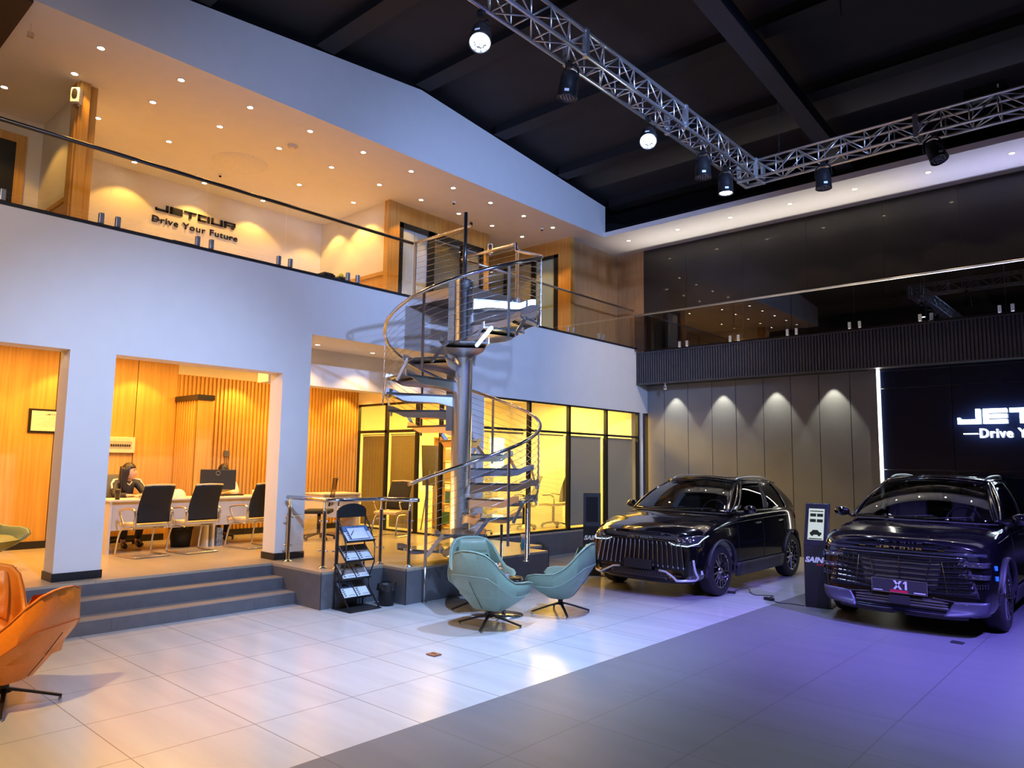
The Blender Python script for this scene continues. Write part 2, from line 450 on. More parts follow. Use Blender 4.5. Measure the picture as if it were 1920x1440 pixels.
# ------------------------------------------------------------------ glazed office behind the stair
def blind_mat():
    return mat('blind_slat', (0.36, 0.33, 0.24), 0.5, var=0.03)
M_blind = blind_mat()
M_blindb = mat('bronze_blind_slat', (0.26, 0.20, 0.09), 0.5, var=0.03)
M_blindg = mat('grey_blind_slat', (0.36, 0.36, 0.34), 0.55, var=0.03)
def blinds(x0, y0, x1, y1, z0, z1, tilt, m, name='venetian_blind', label='', group=None):
    """one venetian blind between two plan points"""
    t = thing(name, label, 'blind', ((x0+x1)/2, (y0+y1)/2, z0), math.atan2(y1-y0, x1-x0), group)
    Lx = math.hypot(x1-x0, y1-y0); mb = MB(); z = 0.02; R = Euler((tilt, 0, 0)).to_matrix()
    while z < z1-z0-0.03:
        mb.box((0, 0, z), (Lx, 0.026, 0.0016), R); z += 0.0225
    mb.build('slats', m, t)
    MB().box((0, 0, z1-z0-0.012), (Lx, 0.03, 0.022)).build('head_rail', mat('blind_rail', (0.75, 0.7, 0.55), 0.4), t)
    mb = MB()
    for s in (-0.36, 0.36): mb.cyl((s*Lx, 0.014, 0), (s*Lx, 0.014, z1-z0), 0.0022, 5)
    mb.build('cord', mat('blind_cord', (0.6, 0.6, 0.55), 0.6), t)
    return t
yo = [8.73, 9.97, 11.15, 12.41, 13.62]
wn = empty('window_office_front'); wn['kind'] = 'structure'
mb = MB()
for y in yo: mb.b2(FX-0.10, FX-0.03, y-0.03, y+0.03, HP, 2.82)
mb.b2(FX-0.10, FX-0.03, yo[0], yo[-1], 2.79, 2.82).b2(FX-0.10, FX-0.03, yo[0], yo[-1], 2.26, 2.30).b2(FX-0.10, FX-0.03, yo[0], yo[-1], HP, HP+0.04)
mb.build('window_frame', M_frame, wn)
for a, b in zip(yo, yo[1:]):
    for z0, z1 in ((HP+0.04, 2.26), (2.30, 2.79)):
        MB().b2(FX-0.068, FX-0.062, a+0.03, b-0.03, z0, z1).build('pane', M_glass, wn)
tl = [('yellow-lit venetian blind in the front office window beside the stair pole', 0.42, M_blind), ('open venetian blind behind the office chair in the front window', 0.30, M_blind),
      ('closed grey venetian blind behind the left display totem', 1.15, M_blindg), ('closed grey venetian blind in the office window next to the corner', 1.2, M_blindg)]
for (a, b), (lb, tt, mm) in zip(zip(yo, yo[1:]), tl): blinds(FX-0.17, a+0.04, FX-0.17, b-0.04, HP+0.06, 2.24, tt, mm, label=lb)
struct('trim_3', MB().b2(FX-0.10, FX, 13.65, 13.74, HP-0.42, 2.82), M_white)
xo = [-11.75, -10.86, -9.98, -9.35, FX-0.3]
wn = empty('window_office_side'); wn['kind'] = 'structure'
mb = MB()
for x in xo: mb.b2(x-0.03, x+0.03, 8.51, 8.57, HP, 2.78)
for z0, z1 in ((2.74, 2.78), (2.22, 2.27), (HP, HP+0.03)): mb.b2(xo[0], xo[-1], 8.51, 8.57, z0, z1)
mb.build('window_frame', M_frame, wn)
for i, (a, b) in enumerate(zip(xo, xo[1:])):
    for z0, z1 in ((HP+0.03, 2.22), (2.27, 2.74)):
        if i == 2 and z0 < 1: continue
        MB().b2(a+0.03, b-0.03, 8.537, 8.543, z0, z1).build('pane', M_glass, wn)
blinds(-11.70, 8.62, -10.90, 8.62, HP+0.05, 2.20, 1.1, M_blindb, label='half-closed venetian blind next to the oak battens')
blinds(-10.82, 8.62, -10.02, 8.62, HP+0.05, 2.20, 0.95, M_blindb, label='half-open venetian blind left of the office doorway')
struct('wall_office_side_top', MB().b2(XB, FX-T, 8.50, 8.60, 2.78, 3.4), M_cream)
struct('ceiling_office', MB().b2(-12.6, FX-T, 8.60, 13.9, 3.2, 3.35), M_cream)
struct('wall_office_back', MB().b2(-12.6, -12.45, 8.60, 13.9, HP, 3.2), M_cream)
struct('wall_office_left', MB().b2(-12.6, XB-0.15, 8.5, 8.6, HP, 3.2), M_cream)
struct('wall_office_far', MB().b2(-12.6, FX-T, 13.75, 13.95, HP, 3.2), M_cream)
# bright window seen through the office's corner pane
wn = empty('window_office_rear', (-12.44, 0, 0)); wn['kind'] = 'structure'

# ------------------------------------------------------------------ gallery (upper floor)
struct('ceiling_gallery', MB().b2(-12.8, FX-0.2, 1.87, 12.26, ZC, ZC+0.08).b2(-12.8, FX, 12.30, 13.65, ZC, ZC+0.08), M_white)
XG = -12.46
struct('wall_gallery_back', MB().b2(XG-0.1, XG, 1.0, 13.65, ZS, ZC), M_cream)
struct('bulkhead_near', MB().b2(-12.6, FX, GY-0.4, 1.87, ZC-0.03, 7.3), mat('brown_bulkhead', (0.06, 0.035, 0.025), 0.6))
# parapet above the gallery, following the roof pitch
def roofz(y): return 7.62-0.099*abs(y-7.16)
mb = MB(); poly = [(1.87, ZC+0.06), (12.26, ZC+0.06), (12.26, roofz(12.26)), (7.16, roofz(7.16)), (1.87, roofz(1.87))]
M = Matrix(((0, 0, 1, FX-0.2), (1, 0, 0, 0), (0, 1, 0, 0), (0, 0, 0, 1)))
mb.prism(poly, 0.2, M); mb.b2(FX-0.2, FX, 1.87, 12.26, ZC, ZC+0.06)
struct('wall_parapet', mb, M_white)
# partition with speaker pier
struct('wall_gallery_left', MB().b2(-11.75, -10.14, 2.84, 2.96, ZS+0.85, ZC), M_cream)
struct('wall_wainscot_left', MB().b2(-11.75, -10.14, 2.82, 2.96, ZS, ZS+0.85).b2(-11.75, -10.14, 2.808, 2.82, ZS+0.79, ZS+0.85), M_wood)
struct('pier_oak', MB().b2(-10.16, -9.98, 2.74, 2.98, ZS, ZC).b2(-10.0, -9.92, 2.76, 2.88, ZS, ZC), M_wood)
struct('wall_gallery_door_left', MB().b2(-12.4, -11.72, GY, 2.84, ZS, ZC), M_cream)
dn = empty('door_1', (-11.70, 0, ZS)); dn['kind'] = 'structure'
MB().b2(-0.02, 0.03, 2.52, 2.64, 0, 1.98).b2(-0.02, 0.03, 1.4, 2.52, 1.86, 1.98).build('door_frame', M_wood, dn)
MB().b2(-0.01, 0.025, 1.45, 2.52, 0, 1.86).build('door_leaf', M_frame, dn)
# right partition, oak door wall
struct('wall_gallery_mid', MB().b2(XG, -10.25, 7.97, 8.09, ZS+0.93, ZC), M_cream)
struct('wall_wainscot_mid', MB().b2(XG, -10.25, 7.955, 8.09, ZS, ZS+0.93).b2(XG, -10.25, 7.94, 7.955, ZS+0.86, ZS+0.93), M_wood)
XW = -10.25
mb = MB()
mb.b2(XW-0.1, XW+0.02, 7.93, 8.19, ZS, ZC).b2(XW-0.1, XW, 8.19, 10.42, 6.10, ZC).b2(XW-0.1, XW+0.02, 10.42, 10.57, ZS, ZC).b2(XW-0.1, XW, 9.0, 10.42, ZS, ZS+0.35)
struct('wall_oak_door', mb, M_wood)
dn = empty('door_2', (XW, 8.19, ZS)); dn['kind'] = 'structure'
mb = MB()
for a, b in ((0, 0.10), (0.72, 0.88), (1.62, 1.70), (2.17, 2.23)): mb.b2(-0.05, 0.01, a, b, 0, 1.9)
mb.b2(-0.05, 0.01, 0, 2.23, 1.80, 1.90).b2(-0.05, 0.01, 0.88, 2.23, 0.34, 0.40)
mb.build('door_frame', M_frame, dn)
M_frost = mat('frosted_blue_glass', (0.42, 0.50, 0.52), 0.08, coat=0.6, var=0.05, scale=2)
MB().b2(-0.04, -0.03, 0.10, 0.72, 0.08, 1.80).build('pane', M_frost, dn)
MB().b2(-0.03, -0.02, 0.395, 0.402, 0.1, 1.78).build('pane_joint', M_steel, dn)
MB().b2(-0.024, -0.018, 0.88, 1.62, 0.4, 1.8).build('pane', M_glass, dn)
MB().b2(-0.024, -0.018, 1.70, 2.17, 0.4, 1.8).build('pane', M_glass, dn)
blinds(XW-0.07, 9.08, XW-0.07, 9.80, ZS+0.4, ZS+1.8, 0.75, M_blind, label='yellowish venetian blind in the gallery window right of the oak-wall door')
blinds(XW-0.07, 9.90, XW-0.07, 10.35, ZS+0.4, ZS+1.8, 1.0, M_blindg, label='narrow grey venetian blind at the end of the gallery oak wall')
struct('wall_gallery_room', MB().b2(XG, XW-0.1, 10.5, 10.57, ZS, ZC), M_cream)
# far oak wall with glazed doors, turning into the dark hall wall
YW = 11.79
mb = MB(); mb.b2(XG, -9.34, YW, YW+0.1, ZS+1.93, ZC).b2(-9.34, -9.0, YW-0.02, YW+0.1, ZS, ZC)
struct('wall_oak_far', mb, M_wood)
dn = empty('door_3', (0, YW, ZS)); dn['kind'] = 'structure'
mb = MB()
for a, b in ((-9.46, -9.34), (-10.10, -9.98), (-10.92, -10.84), (-12.3, -12.2)): mb.b2(a, b, -0.02, 0.05, 0, 1.93)
mb.b2(-12.3, -9.34, -0.02, 0.05, 1.86, 1.93)
mb.build('door_frame', M_frame, dn)
MB().b2(-9.98, -9.46, 0.02, 0.03, 0.02, 1.86).build('pane', mat('frosted_green_glass', (0.40, 0.50, 0.42), 0.08, coat=0.6, var=0.05, scale=2), dn)
for a, b in ((-12.2, -10.92), (-10.84, -10.10)): MB().b2(a, b, 0.02, 0.03, 0.0, 1.86).build('pane', mat('blind_behind_glass', (0.42, 0.36, 0.18), 0.08, coat=0.6, var=0.06), dn)
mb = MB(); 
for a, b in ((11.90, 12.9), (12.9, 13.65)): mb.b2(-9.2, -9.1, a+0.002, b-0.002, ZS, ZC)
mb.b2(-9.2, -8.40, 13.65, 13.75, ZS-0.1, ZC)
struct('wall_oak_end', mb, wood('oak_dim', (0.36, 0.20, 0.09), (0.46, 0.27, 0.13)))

# ------------------------------------------------------------------ dark wall at the far side
M_dark = mat('dark_panel', (0.024, 0.021, 0.021), 0.35, coat=0.2, var=0.05, scale=3)
mb = MB(); xs = [-8.40, -7.35, -6.10, -4.82, -3.47, -2.30, -1.1, 0.1, 1.3, 2.5, 5.0]
for a, b in zip(xs, xs[1:]): mb.b2(a+0.002, b-0.002, 13.65, 13.75, 3.9, ZC)
struct('wall_far_upper', mb, M_dark)
struct('ceiling_far', MB().b2(FX, 5, 12.26, 13.70, ZC, ZC+0.10), M_white)
struct('trim_4', MB().b2(-12.8, FX, 12.26, 12.30, ZC, roofz(12.26)), M_white)
struct('wall_far_top', MB().b2(-13, 6, 13.7, 13.8, ZC+0.1, 8), M_black)
M_rib = mat('ribbed_black_metal', (0.085, 0.085, 0.105), 0.42, 0.2, var=0.1)
mb = MB(); mb.b2(-8.55, 5, 13.52, 13.65, 3.43, 4.11)
x = -8.53
while x < 0.6:
    mb.b2(x, x+0.03, 13.49, 13.52, 3.44, 4.10); x += 0.056
mb.b2(-8.55, 5, 13.48, 13.66, 4.10, 4.125).b2(-8.55, 5, 13.48, 13.66, 3.42, 3.44)
struct('beam_ribbed', mb, M_rib)
struct('ceiling_beam_underside', MB().b2(FX, 5, 13.66, 14.0, 3.43, 3.5), M_black)
M_panel = mat('grey_wall_panel', (0.275, 0.28, 0.29), 0.45, var=0.03, scale=3)
mb = MB(); xs = [-8.5, -8.08, -7.51, -6.96, -6.43, -5.86, -5.31, -4.78, -4.22, -3.84]
for i, (a, b) in enumerate(zip(xs, xs[1:])): mb.b2(a+0.006, b-0.006, 13.95, 14.0, 0, 3.43)
struct('wall_far_lower', mb, M_panel)
struct('wall_far_backing', MB().b2(-8.6, 5, 14.0, 14.05, 0, 3.5), M_black)
struct('pillar_far', MB().b2(-3.86, -3.72, 13.78, 13.96, 0, 3.43), M_panel)
M_gloss = mat('black_glass_panel', (0.006, 0.010, 0.038), 0.04, coat=1.0, var=0.05)
mb = MB(); xs = [-3.68, -2.58, -1.35, -0.1, 1.2, 2.5, 4.5]
for a, b in zip(xs, xs[1:]):
    for z0, z1 in ((0, 1.66), (1.66, 3.08), (3.08, 3.43)): mb.b2(a+0.004, b-0.004, 13.82, 13.9, z0+0.004, z1-0.004)
struct('wall_logo_black', mb, M_gloss)
struct('trim_5', MB().b2(-3.68, 4.5, 13.895, 13.91, 0, 3.43), mat('joint_metal', (0.3, 0.3, 0.32), 0.3, 0.8))
M_strip = emis('strip_light_white', (1.0, 0.95, 0.80), 7)
tag(MB().b2(-3.715, -3.675, 13.79, 13.82, 0.02, 3.42).build('light_strip', M_strip), 'vertical white light strip at the left edge of the black logo wall', 'light')
# enclosing walls of the hall behind and right of the photographer
struct('wall_right', MB().b2(6, 6.1, -3, 14, 0, 8), mat('hall_wall', (0.16, 0.16, 0.17), 0.6))
struct('wall_near', MB().b2(-13, 6, -3.1, -3, 0, 8), mat('hall_wall2', (0.20, 0.19, 0.18), 0.6))

# ------------------------------------------------------------------ roof
mb = MB()
for (ya, yb) in ((-3.0, 7.16), (7.16, 13.8)):
    za, zb = roofz(ya)+0.2, roofz(yb)+0.2
    mb.add([(-8.9, ya, za), (6, ya, za), (6, yb, zb), (-8.9, yb, zb), (-8.9, ya, za+0.1), (6, ya, za+0.1), (6, yb, zb+0.1), (-8.9, yb, zb+0.1)],
           [(0, 1, 2, 3), (4, 7, 6, 5), (0, 4, 5, 1), (3, 2, 6, 7)])
struct('ceiling', mb, M_roof)
mb = MB()
for y in (1.75, 3.55, 5.35, 7.16, 8.97, 10.78, 12.5):
    mb.b2(-8.48, 6, y-0.10, y+0.10, roofz(y)+0.03, roofz(y)+0.22)
    mb.b2(-8.48, 6, y-0.15, y+0.15, roofz(y)+0.02, roofz(y)+0.03)
struct('ceiling_purlins', mb, mat('purlin_black', (0.008, 0.008, 0.009), 0.7))
M_beam = mat('beam_dark_blue', (0.035, 0.037, 0.05), 0.6, var=0.1)
mb = MB()
for xa in (-3.83, 3.4):
    for (ya, yb) in ((-3.0, 7.16), (7.16, 13.7)):
        za, zb = roofz(ya)-0.42, roofz(yb)-0.42
        for (x0, x1, h0, h1) in ((xa, xa+0.26, 0, 0.02), (xa+0.115, xa+0.145, 0.02, 0.40)):
            mb.add([(x0, ya, za+h0), (x1, ya, za+h0), (x1, yb, zb+h0), (x0, yb, zb+h0), (x0, ya, za+h1), (x1, ya, za+h1), (x1, yb, zb+h1), (x0, yb, zb+h1)],
                   [(0, 1, 2, 3), (4, 7, 6, 5), (0, 4, 5, 1), (3, 2, 6, 7), (0, 3, 7, 4), (1, 5, 6, 2)])
struct('ceiling_main_beam', mb, M_beam)
# ------------------------------------------------------------------ glass balustrades
M_clamp = mat('clamp_steel', (0.50, 0.52, 0.54), 0.35, 0.8)
def glass_rail(name, label, horiz, fixed, a, b, z0, ztop, joints, hm, gm, hr=0.024, hsec=None):
    """balustrade along x (horiz='x') at y=fixed, or along y at x=fixed"""
    t = thing(name, label, 'railing', ((a+b)/2 if horiz == 'x' else fixed, fixed if horiz == 'x' else (a+b)/2, z0))
    lx = t.location
    def P(s, off, z): return (s-lx.x, off, z-z0) if horiz == 'x' else (off, s-lx.y, z-z0)
    MB().tube([P(a, 0, ztop), P((a+b)/2, 0, ztop), P(b, 0, ztop)], hr, 12, ry=hsec).build('handrail', hm, t)
    js = [a]+joints+[b]
    for p, q in zip(js, js[1:]):
        p0 = P(p+0.006, -0.006, z0+0.03); p1 = P(q-0.006, 0.006, ztop-0.02)
        MB().b2(p0[0], p1[0], p0[1], p1[1], p0[2], p1[2]).build('glass_panel', gm, t)
    for j in joints:
        for s in (-0.085, 0.085):
            c = P(j+s, 0, z0+0.085)
            d = (0.05, 0.05, 0.12)
            MB().box(c, d).build('clamp', M_clamp, t, bevel=0.006)
    return t
glass_rail('gallery_railing', 'long glass railing with dark steel handrail on the near part of the gallery', 'y', FX-0.03, GY, 7.10, ZS+0.02, 5.08, [0.6, 1.68, 2.76, 3.83, 4.91, 6.00], M_darkst, M_glass)
glass_rail('gallery_railing', 'glass railing with steel handrail on the gallery beyond the spiral stair', 'y', FX-0.03, 8.16, 13.42, ZS+0.02, 5.06, [9.0, 10.08, 11.16, 12.19], M_steel, M_glass, 0.022)
glass_rail('balcony_railing', 'reflecting glass railing with pale handrail above the ribbed black beam', 'x', 13.42, -8.5, 3.6, 4.115, 4.94, [-7.31, -6.19, -5.05, -3.94, -2.82, -1.70, -0.58, 0.54], M_alu, M_glass2, 0.022)

# ------------------------------------------------------------------ low railing with posts on the platform corner
lr = thing('platform_railing', 'low steel railing with round posts and glass infill around the platform corner', 'railing', (-7.5, 5.3, HP))
ox, oy = -7.5, 5.3
def L3(x, y, z): return (x-ox, y-oy, z-HP)
ZR = HP+0.80
posts = [(-8.30, 5.02), (-7.52, 5.02), (-7.36, 5.10), (-7.36, 5.74), (-6.93, 5.84)]
MB().tube([L3(-8.36, 5.02, ZR), L3(-7.75, 5.02, ZR), L3(-7.50, 5.02, ZR), L3(-7.40, 5.06, ZR), L3(-7.36, 5.16, ZR), L3(-7.36, 5.62, ZR), L3(-7.33, 5.73, ZR), L3(-7.22, 5.80, ZR), L3(-6.84, 5.90, ZR)], 0.026, 12).build('handrail', M_chrome, lr)
for p in posts:
    mb = MB()
    mb.lathe([(0.055, 0), (0.055, 0.008), (0.028, 0.014), (0.024, 0.03), (0.024, 0.66), (0.018, 0.69), (0.010, 0.70), (0.010, 0.78)], 16, L3(p[0], p[1], HP))
    po = mb.build('post', M_chrome, lr)
    for z in (0.20, 0.55):
        MB().cyl((p[0]-ox-0.05, p[1]-oy-0.02, z), (p[0]-ox+0.05, p[1]-oy+0.02, z), 0.010, 8).ell((p[0]-ox-0.05, p[1]-oy-0.02, z), (0.018, 0.018, 0.014), 8, 5).build('glass_clip', M_chrome, po)
for (p, q) in ((0, 1), (2, 3), (3, 4)):
    a = Vector(L3(*posts[p], 0)); b = Vector(L3(*posts[q], 0)); d = (b-a); n = d.normalized()
    a = a+n*0.06; b = b-n*0.06; c = (a+b)/2
    MB().box((c.x, c.y, 0.37), ((b-a).length, 0.008, 0.46), (0, 0, math.atan2(d.y, d.x))).build('glass_panel', M_glass, lr)

# ------------------------------------------------------------------ spiral staircase
CX, CY, SR = -7.2, 6.95, 1.09
A0, DA, RISE = -90, 30, 3.78/19
ss = thing('spiral_staircase', 'polished steel spiral staircase with round centre pole and cable railing', 'staircase', (CX, CY, HP))
def ring(a, r, z): a = math.radians(a); return Vector((r*math.cos(a), r*math.sin(a), z-HP))
M_mirror = mat('mirror_steel', (0.80, 0.80, 0.80), 0.30, 1.0, var=0.03)
M_treadg = mat('tread_dark_glass', (0.13, 0.14, 0.135), 0.25, 0.3, coat=0.5)
MB().lathe([(0.20, 0), (0.20, 0.015), (0.137, 0.02), (0.137, 3.80), (0.13, 3.815), (0.0, 3.82)], 36).build('centre_pole', M_mirror, ss)
MB().cyl((0.03, -0.03, 3.7), (0.03, -0.03, 4.80), 0.026, 14).build('pole_extension', M_darkst, ss)
pc = MB()   # the clad service duct beside the pole
pc.box((-0.13, -0.10, 2.75), (0.10, 0.12, 2.1), (0, 0, 0.7)).build('service_duct', mat('duct_steel', (0.42, 0.36, 0.30), 0.35, 0.9), ss)
ra = lambda a: 1.5+(a+66)*(RISE/DA)-HP       # handrail height over the platform
for i in range(18):
    z = HP+RISE*(i+1); a0 = A0+DA*i; a1 = a0+DA+5
    # tread plate
    mb = MB(); n = 5; vs = []
    for zz in (z-0.028, z):
        for r in (0.13, SR-0.03):
            for k in range(n+1):
                q = a0+(a1-a0)*k/n
                if r < 0.2: q = a0+(a1-a0)*k/n
                vs.append(ring(q, r, zz))
    def id(l, r, k): return l*2*(n+1)+r*(n+1)+k
    fs = []
    for k in range(n):
        fs += [(id(1, 0, k), id(1, 1, k), id(1, 1, k+1), id(1, 0, k+1)), (id(0, 0, k), id(0, 0, k+1), id(0, 1, k+1), id(0, 1, k)),
               (id(0, 1, k), id(0, 1, k+1), id(1, 1, k+1), id(1, 1, k)), (id(0, 0, k), id(1, 0, k), id(1, 0, k+1), id(0, 0, k+1))]
    fs += [(id(0, 0, 0), id(0, 1, 0), id(1, 1, 0), id(1, 0, 0)), (id(0, 0, n), id(1, 0, n), id(1, 1, n), id(0, 1, n))]
    mb.add(vs, fs)
    tr = mb.build('tread', M_treadg, ss, bevel=0.004)
    # radial steel channel under the nosing, sweeping down into the hub with an S shape
    mb = MB()
    def arm(ang, side):
        pts = []
        N = 12
        e = Vector((math.cos(math.radians(ang)), math.sin(math.radians(ang)), 0)); nrm = Vector((-e.y, e.x, 0))*0.005*side
        top = []; bot = []
        for k in range(N+1):
            t = k/N; r = 0.12+(SR-0.14)*t
            s = 1/(1+math.exp((t-0.82)*26))
            zt = z-0.028+0.085*(1-s)
            zb = z-0.11+0.085*(1-s)-0.05*(1/(1+math.exp((t-0.14)*22)))
            top.append(e*r+Vector((0, 0, zt-HP))); bot.append(e*r+Vector((0, 0, zb-HP)))
        vs = [p+nrm for p in top]+[p+nrm for p in bot]+[p-nrm for p in top]+[p-nrm for p in bot]
        M1 = N+1; fs = []
        for k in range(N):
            fs += [(k, k+1, M1+k+1, M1+k), (2*M1+k, 3*M1+k, 3*M1+k+1, 2*M1+k+1), (k, 2*M1+k, 2*M1+k+1, k+1), (M1+k, M1+k+1, 3*M1+k+1, 3*M1+k)]
        fs += [(0, M1, 3*M1, 2*M1), (N, 2*M1+N, 3*M1+N, M1+N)]
        mb.add(vs, fs)
    arm(a0, 1); arm(a1-1.5, -1)
    # underside pan
    vs = [ring(a0, 0.13, z-0.07), ring(a0, SR-0.22, z-0.05), ring(a1-1.5, SR-0.22, z-0.05), ring(a1-1.5, 0.13, z-0.07)]
    mb.add(vs+[v-Vector((0, 0, 0.004)) for v in vs], [(0, 1, 2, 3), (7, 6, 5, 4), (0, 4, 5, 1), (1, 5, 6, 2), (2, 6, 7, 3), (3, 7, 4, 0)])
    mb.build('bracket', M_mirror, tr)
    # outer plate that steps up to the next tread
    mb = MB(); pts = []
    for k in range(7):
        q = a1-3-7+10*k/6; pts.append(ring(q, SR-0.02, z-0.06+(RISE+0.04)*k/6))
    mb.tube(pts, 0.008, 4, ry=0.035, hint=Vector((0, 0, 1)))
    for k in (0, 6): mb.cyl(pts[k]*1.0, pts[k]+Vector((pts[k].x, pts[k].y, 0)).normalized()*0.018, 0.022, 10)
    mb.build('link_plate', M_mirror, tr)
def helix(a, b, r, dz, n): return [ring(a+(b-a)*k/n, r, ra(a+(b-a)*k/n)+HP+dz) for k in range(n+1)]
MB().tube(helix(-80, 450, SR, 0, 140)+[Vector((-0.10, 1.18, 5.08-HP)), Vector((-0.20, 1.21, 5.08-HP)), Vector((-0.6, 1.21, 5.08-HP)), Vector((-1.28, 1.21, 5.08-HP))], 0.024, 12).build('handrail', M_chrome, ss)
for k in range(9):
    MB().tube(helix(-66, 447, SR-0.005, -0.10-k*0.088, 110), 0.0032, 5).build('cable', M_steel, ss)
pa = [-66, -10, 50, 110, 170, 228, 288, 348, 400, 447]
for j, a in enumerate(pa):
    zt = ra(a)+HP-0.01; zb = zt-0.98
    if j == 0: zb = 0.42
    if j == 1: zb = 0.66
    mb = MB(); c = ring(a, SR-0.008, 0); 
    mb.box((c.x, c.y, (zt+zb)/2-HP), (0.034, 0.014, zt-zb), (0, 0, math.radians(a)+PI/2))
    for k in range(9): mb.cyl(ring(a, SR-0.02, zt-0.09-k*0.088), ring(a, SR+0.006, zt-0.09-k*0.088), 0.007, 6)
    if j == 0: mb.cyl((c.x, c.y, -HP+0.002), (c.x, c.y, 0.0), 0.017, 10).cyl((c.x, c.y, -HP+0.001), (c.x, c.y, -HP+0.01), 0.035, 12)
    mb.build('baluster', M_steel, ss)
# lower supports of the first treads, standing on the platform
for a, r, h in ((-10, 0.95, 0.50), (18, 0.99, 0.68), (-40, 0.6, 0.3), (60, 1.0, 0.9)):
    c = ring(a, r, HP); MB().lathe([(0.04, 0), (0.04, 0.008), (0.018, 0.012), (0.018, h)], 12, c).build('support_leg', M_chrome, ss)
# landing between the last tread and the gallery
lp = MB().b2(-1.30, -0.05, 0.08, 1.20, 4.20-HP-0.05, 4.20-HP)
lp.build('landing', mat('landing_plate', (0.16, 0.14, 0.12), 0.4, 0.3), ss)
mb = MB().b2(-1.30, 0.0, 0.07, 0.085, 4.06-HP, 4.215-HP).b2(-1.30, 0.0, 1.195, 1.21, 4.06-HP, 4.215-HP).b2(-0.06, -0.045, 0.08, 1.2, 4.06-HP, 4.2-HP)
mb.build('landing_edge', M_mirror, ss)
# landing rails
MB().tube([(-1.28, 0.16, 5.08-HP), (-0.7, 0.15, 5.08-HP), (-0.02, 0.14, 5.08-HP), (0.05, 0.06, 5.08-HP)], 0.022, 12).build('landing_handrail', M_chrome, ss)
for k in range(9):
    z = 5.0-HP-k*0.088
    MB().tube([(-1.22, 0.12, z), (0.02, 0.10, z)], 0.0032, 5).build('cable', M_steel, ss)
    MB().tube([(-1.22, 1.205, z), (-0.02, 1.205, z), (0.08, 1.09, z-0.03)], 0.0032, 5).build('cable', M_steel, ss)
for x, y in ((-1.22, 0.12), (-1.22, 1.205), (-0.10, 1.205)):
    mb = MB().box((x, y, 4.58-HP), (0.030, 0.014, 0.98))
    for k in range(9): mb.cyl((x, y-0.012, 5.0-HP-k*0.088), (x, y+0.012, 5.0-HP-k*0.088), 0.007, 6)
    mb.build('baluster', M_steel, ss)
# ------------------------------------------------------------------ stage truss
tt = thing('lighting_truss', 'corner of silver box truss hanging under the black roof', 'truss', (-3.915, 9.10, 5.5))
TS = 0.235
def truss(p0, axis, length, sign, seg):
    """four tubes with zig-zag braces; axis 0 = along x, 1 = along y (parts of tt)"""
    oth = 1-axis
    def P(l, o, z):
        v = [0, 0, z]; v[axis] = p0[axis]+sign*l; v[oth] = p0[oth]+o; return v
    for o in (0, TS):
        for z in (0, TS):
            MB().cyl(P(0, o, z), P(length, o, z), 0.019, 10).build('chord', M_alu, tt)
    n = int(length/seg)
    for i in range(n):
        a, b = i*seg, (i+1)*seg
        mb = MB()
        for o in (0, TS):
            mb.cyl(P(a if i % 2 else b, o, 0), P(b if i % 2 else a, o, TS), 0.0085, 6)
            mb.cyl(P(b, o, 0), P(b, o, TS), 0.0085, 6)
        for z in (0, TS):
            mb.cyl(P(b if i % 2 else a, 0, z), P(a if i % 2 else b, TS, z), 0.0085, 6)
            mb.cyl(P(b, 0, z), P(b, TS, z), 0.0085, 6)
        mb.build('brace', M_alu, tt)
    L = 1.9
    k = 1
    while k*L < length:
        for o in (0, TS): MB().box(P(k*L, o, TS/2), (0.05, 0.05, TS+0.04)).build('coupling', M_alu, tt)
        k += 1
truss((-TS/2, -TS/2), 1, 9.5, -1, 0.27)
truss((TS/2, -TS/2), 0, 6.2, 1, 0.27)
mb = MB()
for x in (-TS/2, TS/2):
    for y in (-TS/2, TS/2):
        mb.box((x, y, TS/2), (0.045, 0.045, TS+0.05))
for z in (0, TS):
    mb.b2(-TS/2-0.022, TS/2+0.022, -TS/2-0.022, -TS/2+0.022, z-0.022, z+0.022).b2(-TS/2-0.022, TS/2+0.022, TS/2-0.022, TS/2+0.022, z-0.022, z+0.022)
    mb.b2(-TS/2-0.022, -TS/2+0.022, -TS/2, TS/2, z-0.022, z+0.022).b2(TS/2-0.022, TS/2+0.022, -TS/2, TS/2, z-0.022, z+0.022)
mb.build('corner_block', mat('truss_corner', (0.6, 0.6, 0.58), 0.4, 0.7), tt)
ch = thing('hoist_chain', 'dark chain holding the truss corner under the main roof beam', 'chain', (-3.70, 9.55, 5.8))
mb = MB(); z = 0.0
for i in range(22):
    R = Matrix.Translation((0, 0, z+0.02)) @ Euler((PI/2, 0, (PI/2)*(i % 2))).to_matrix().to_4x4()
    pts = [R @ Vector((0.010*math.cos(q*PI/4), 0.022*math.sin(q*PI/4), 0)) for q in range(8)]
    mb.tube(pts, 0.0035, 5, closed=True); z += 0.05
mb.build('links', mat('chain_dark', (0.05, 0.05, 0.06), 0.5, 0.7), ch)
MB().tube([(0, -0.01, 0.03), (-0.06, -0.30, -0.06)], 0.006, 5).tube([(0, 0.01, 0.03), (0.09, -0.30, -0.06)], 0.006, 5).build('sling', M_steel, ch)
M_can = mat('lamp_housing_black', (0.018, 0.018, 0.022), 0.38, 0.3)
M_led = emis('led_lit', (0.80, 0.90, 1.0), 60)
M_ledoff = mat('led_off', (0.25, 0.25, 0.28), 0.1, coat=0.5)
M_lbl = mat('white_sticker', (0.75, 0.78, 0.82), 0.5)
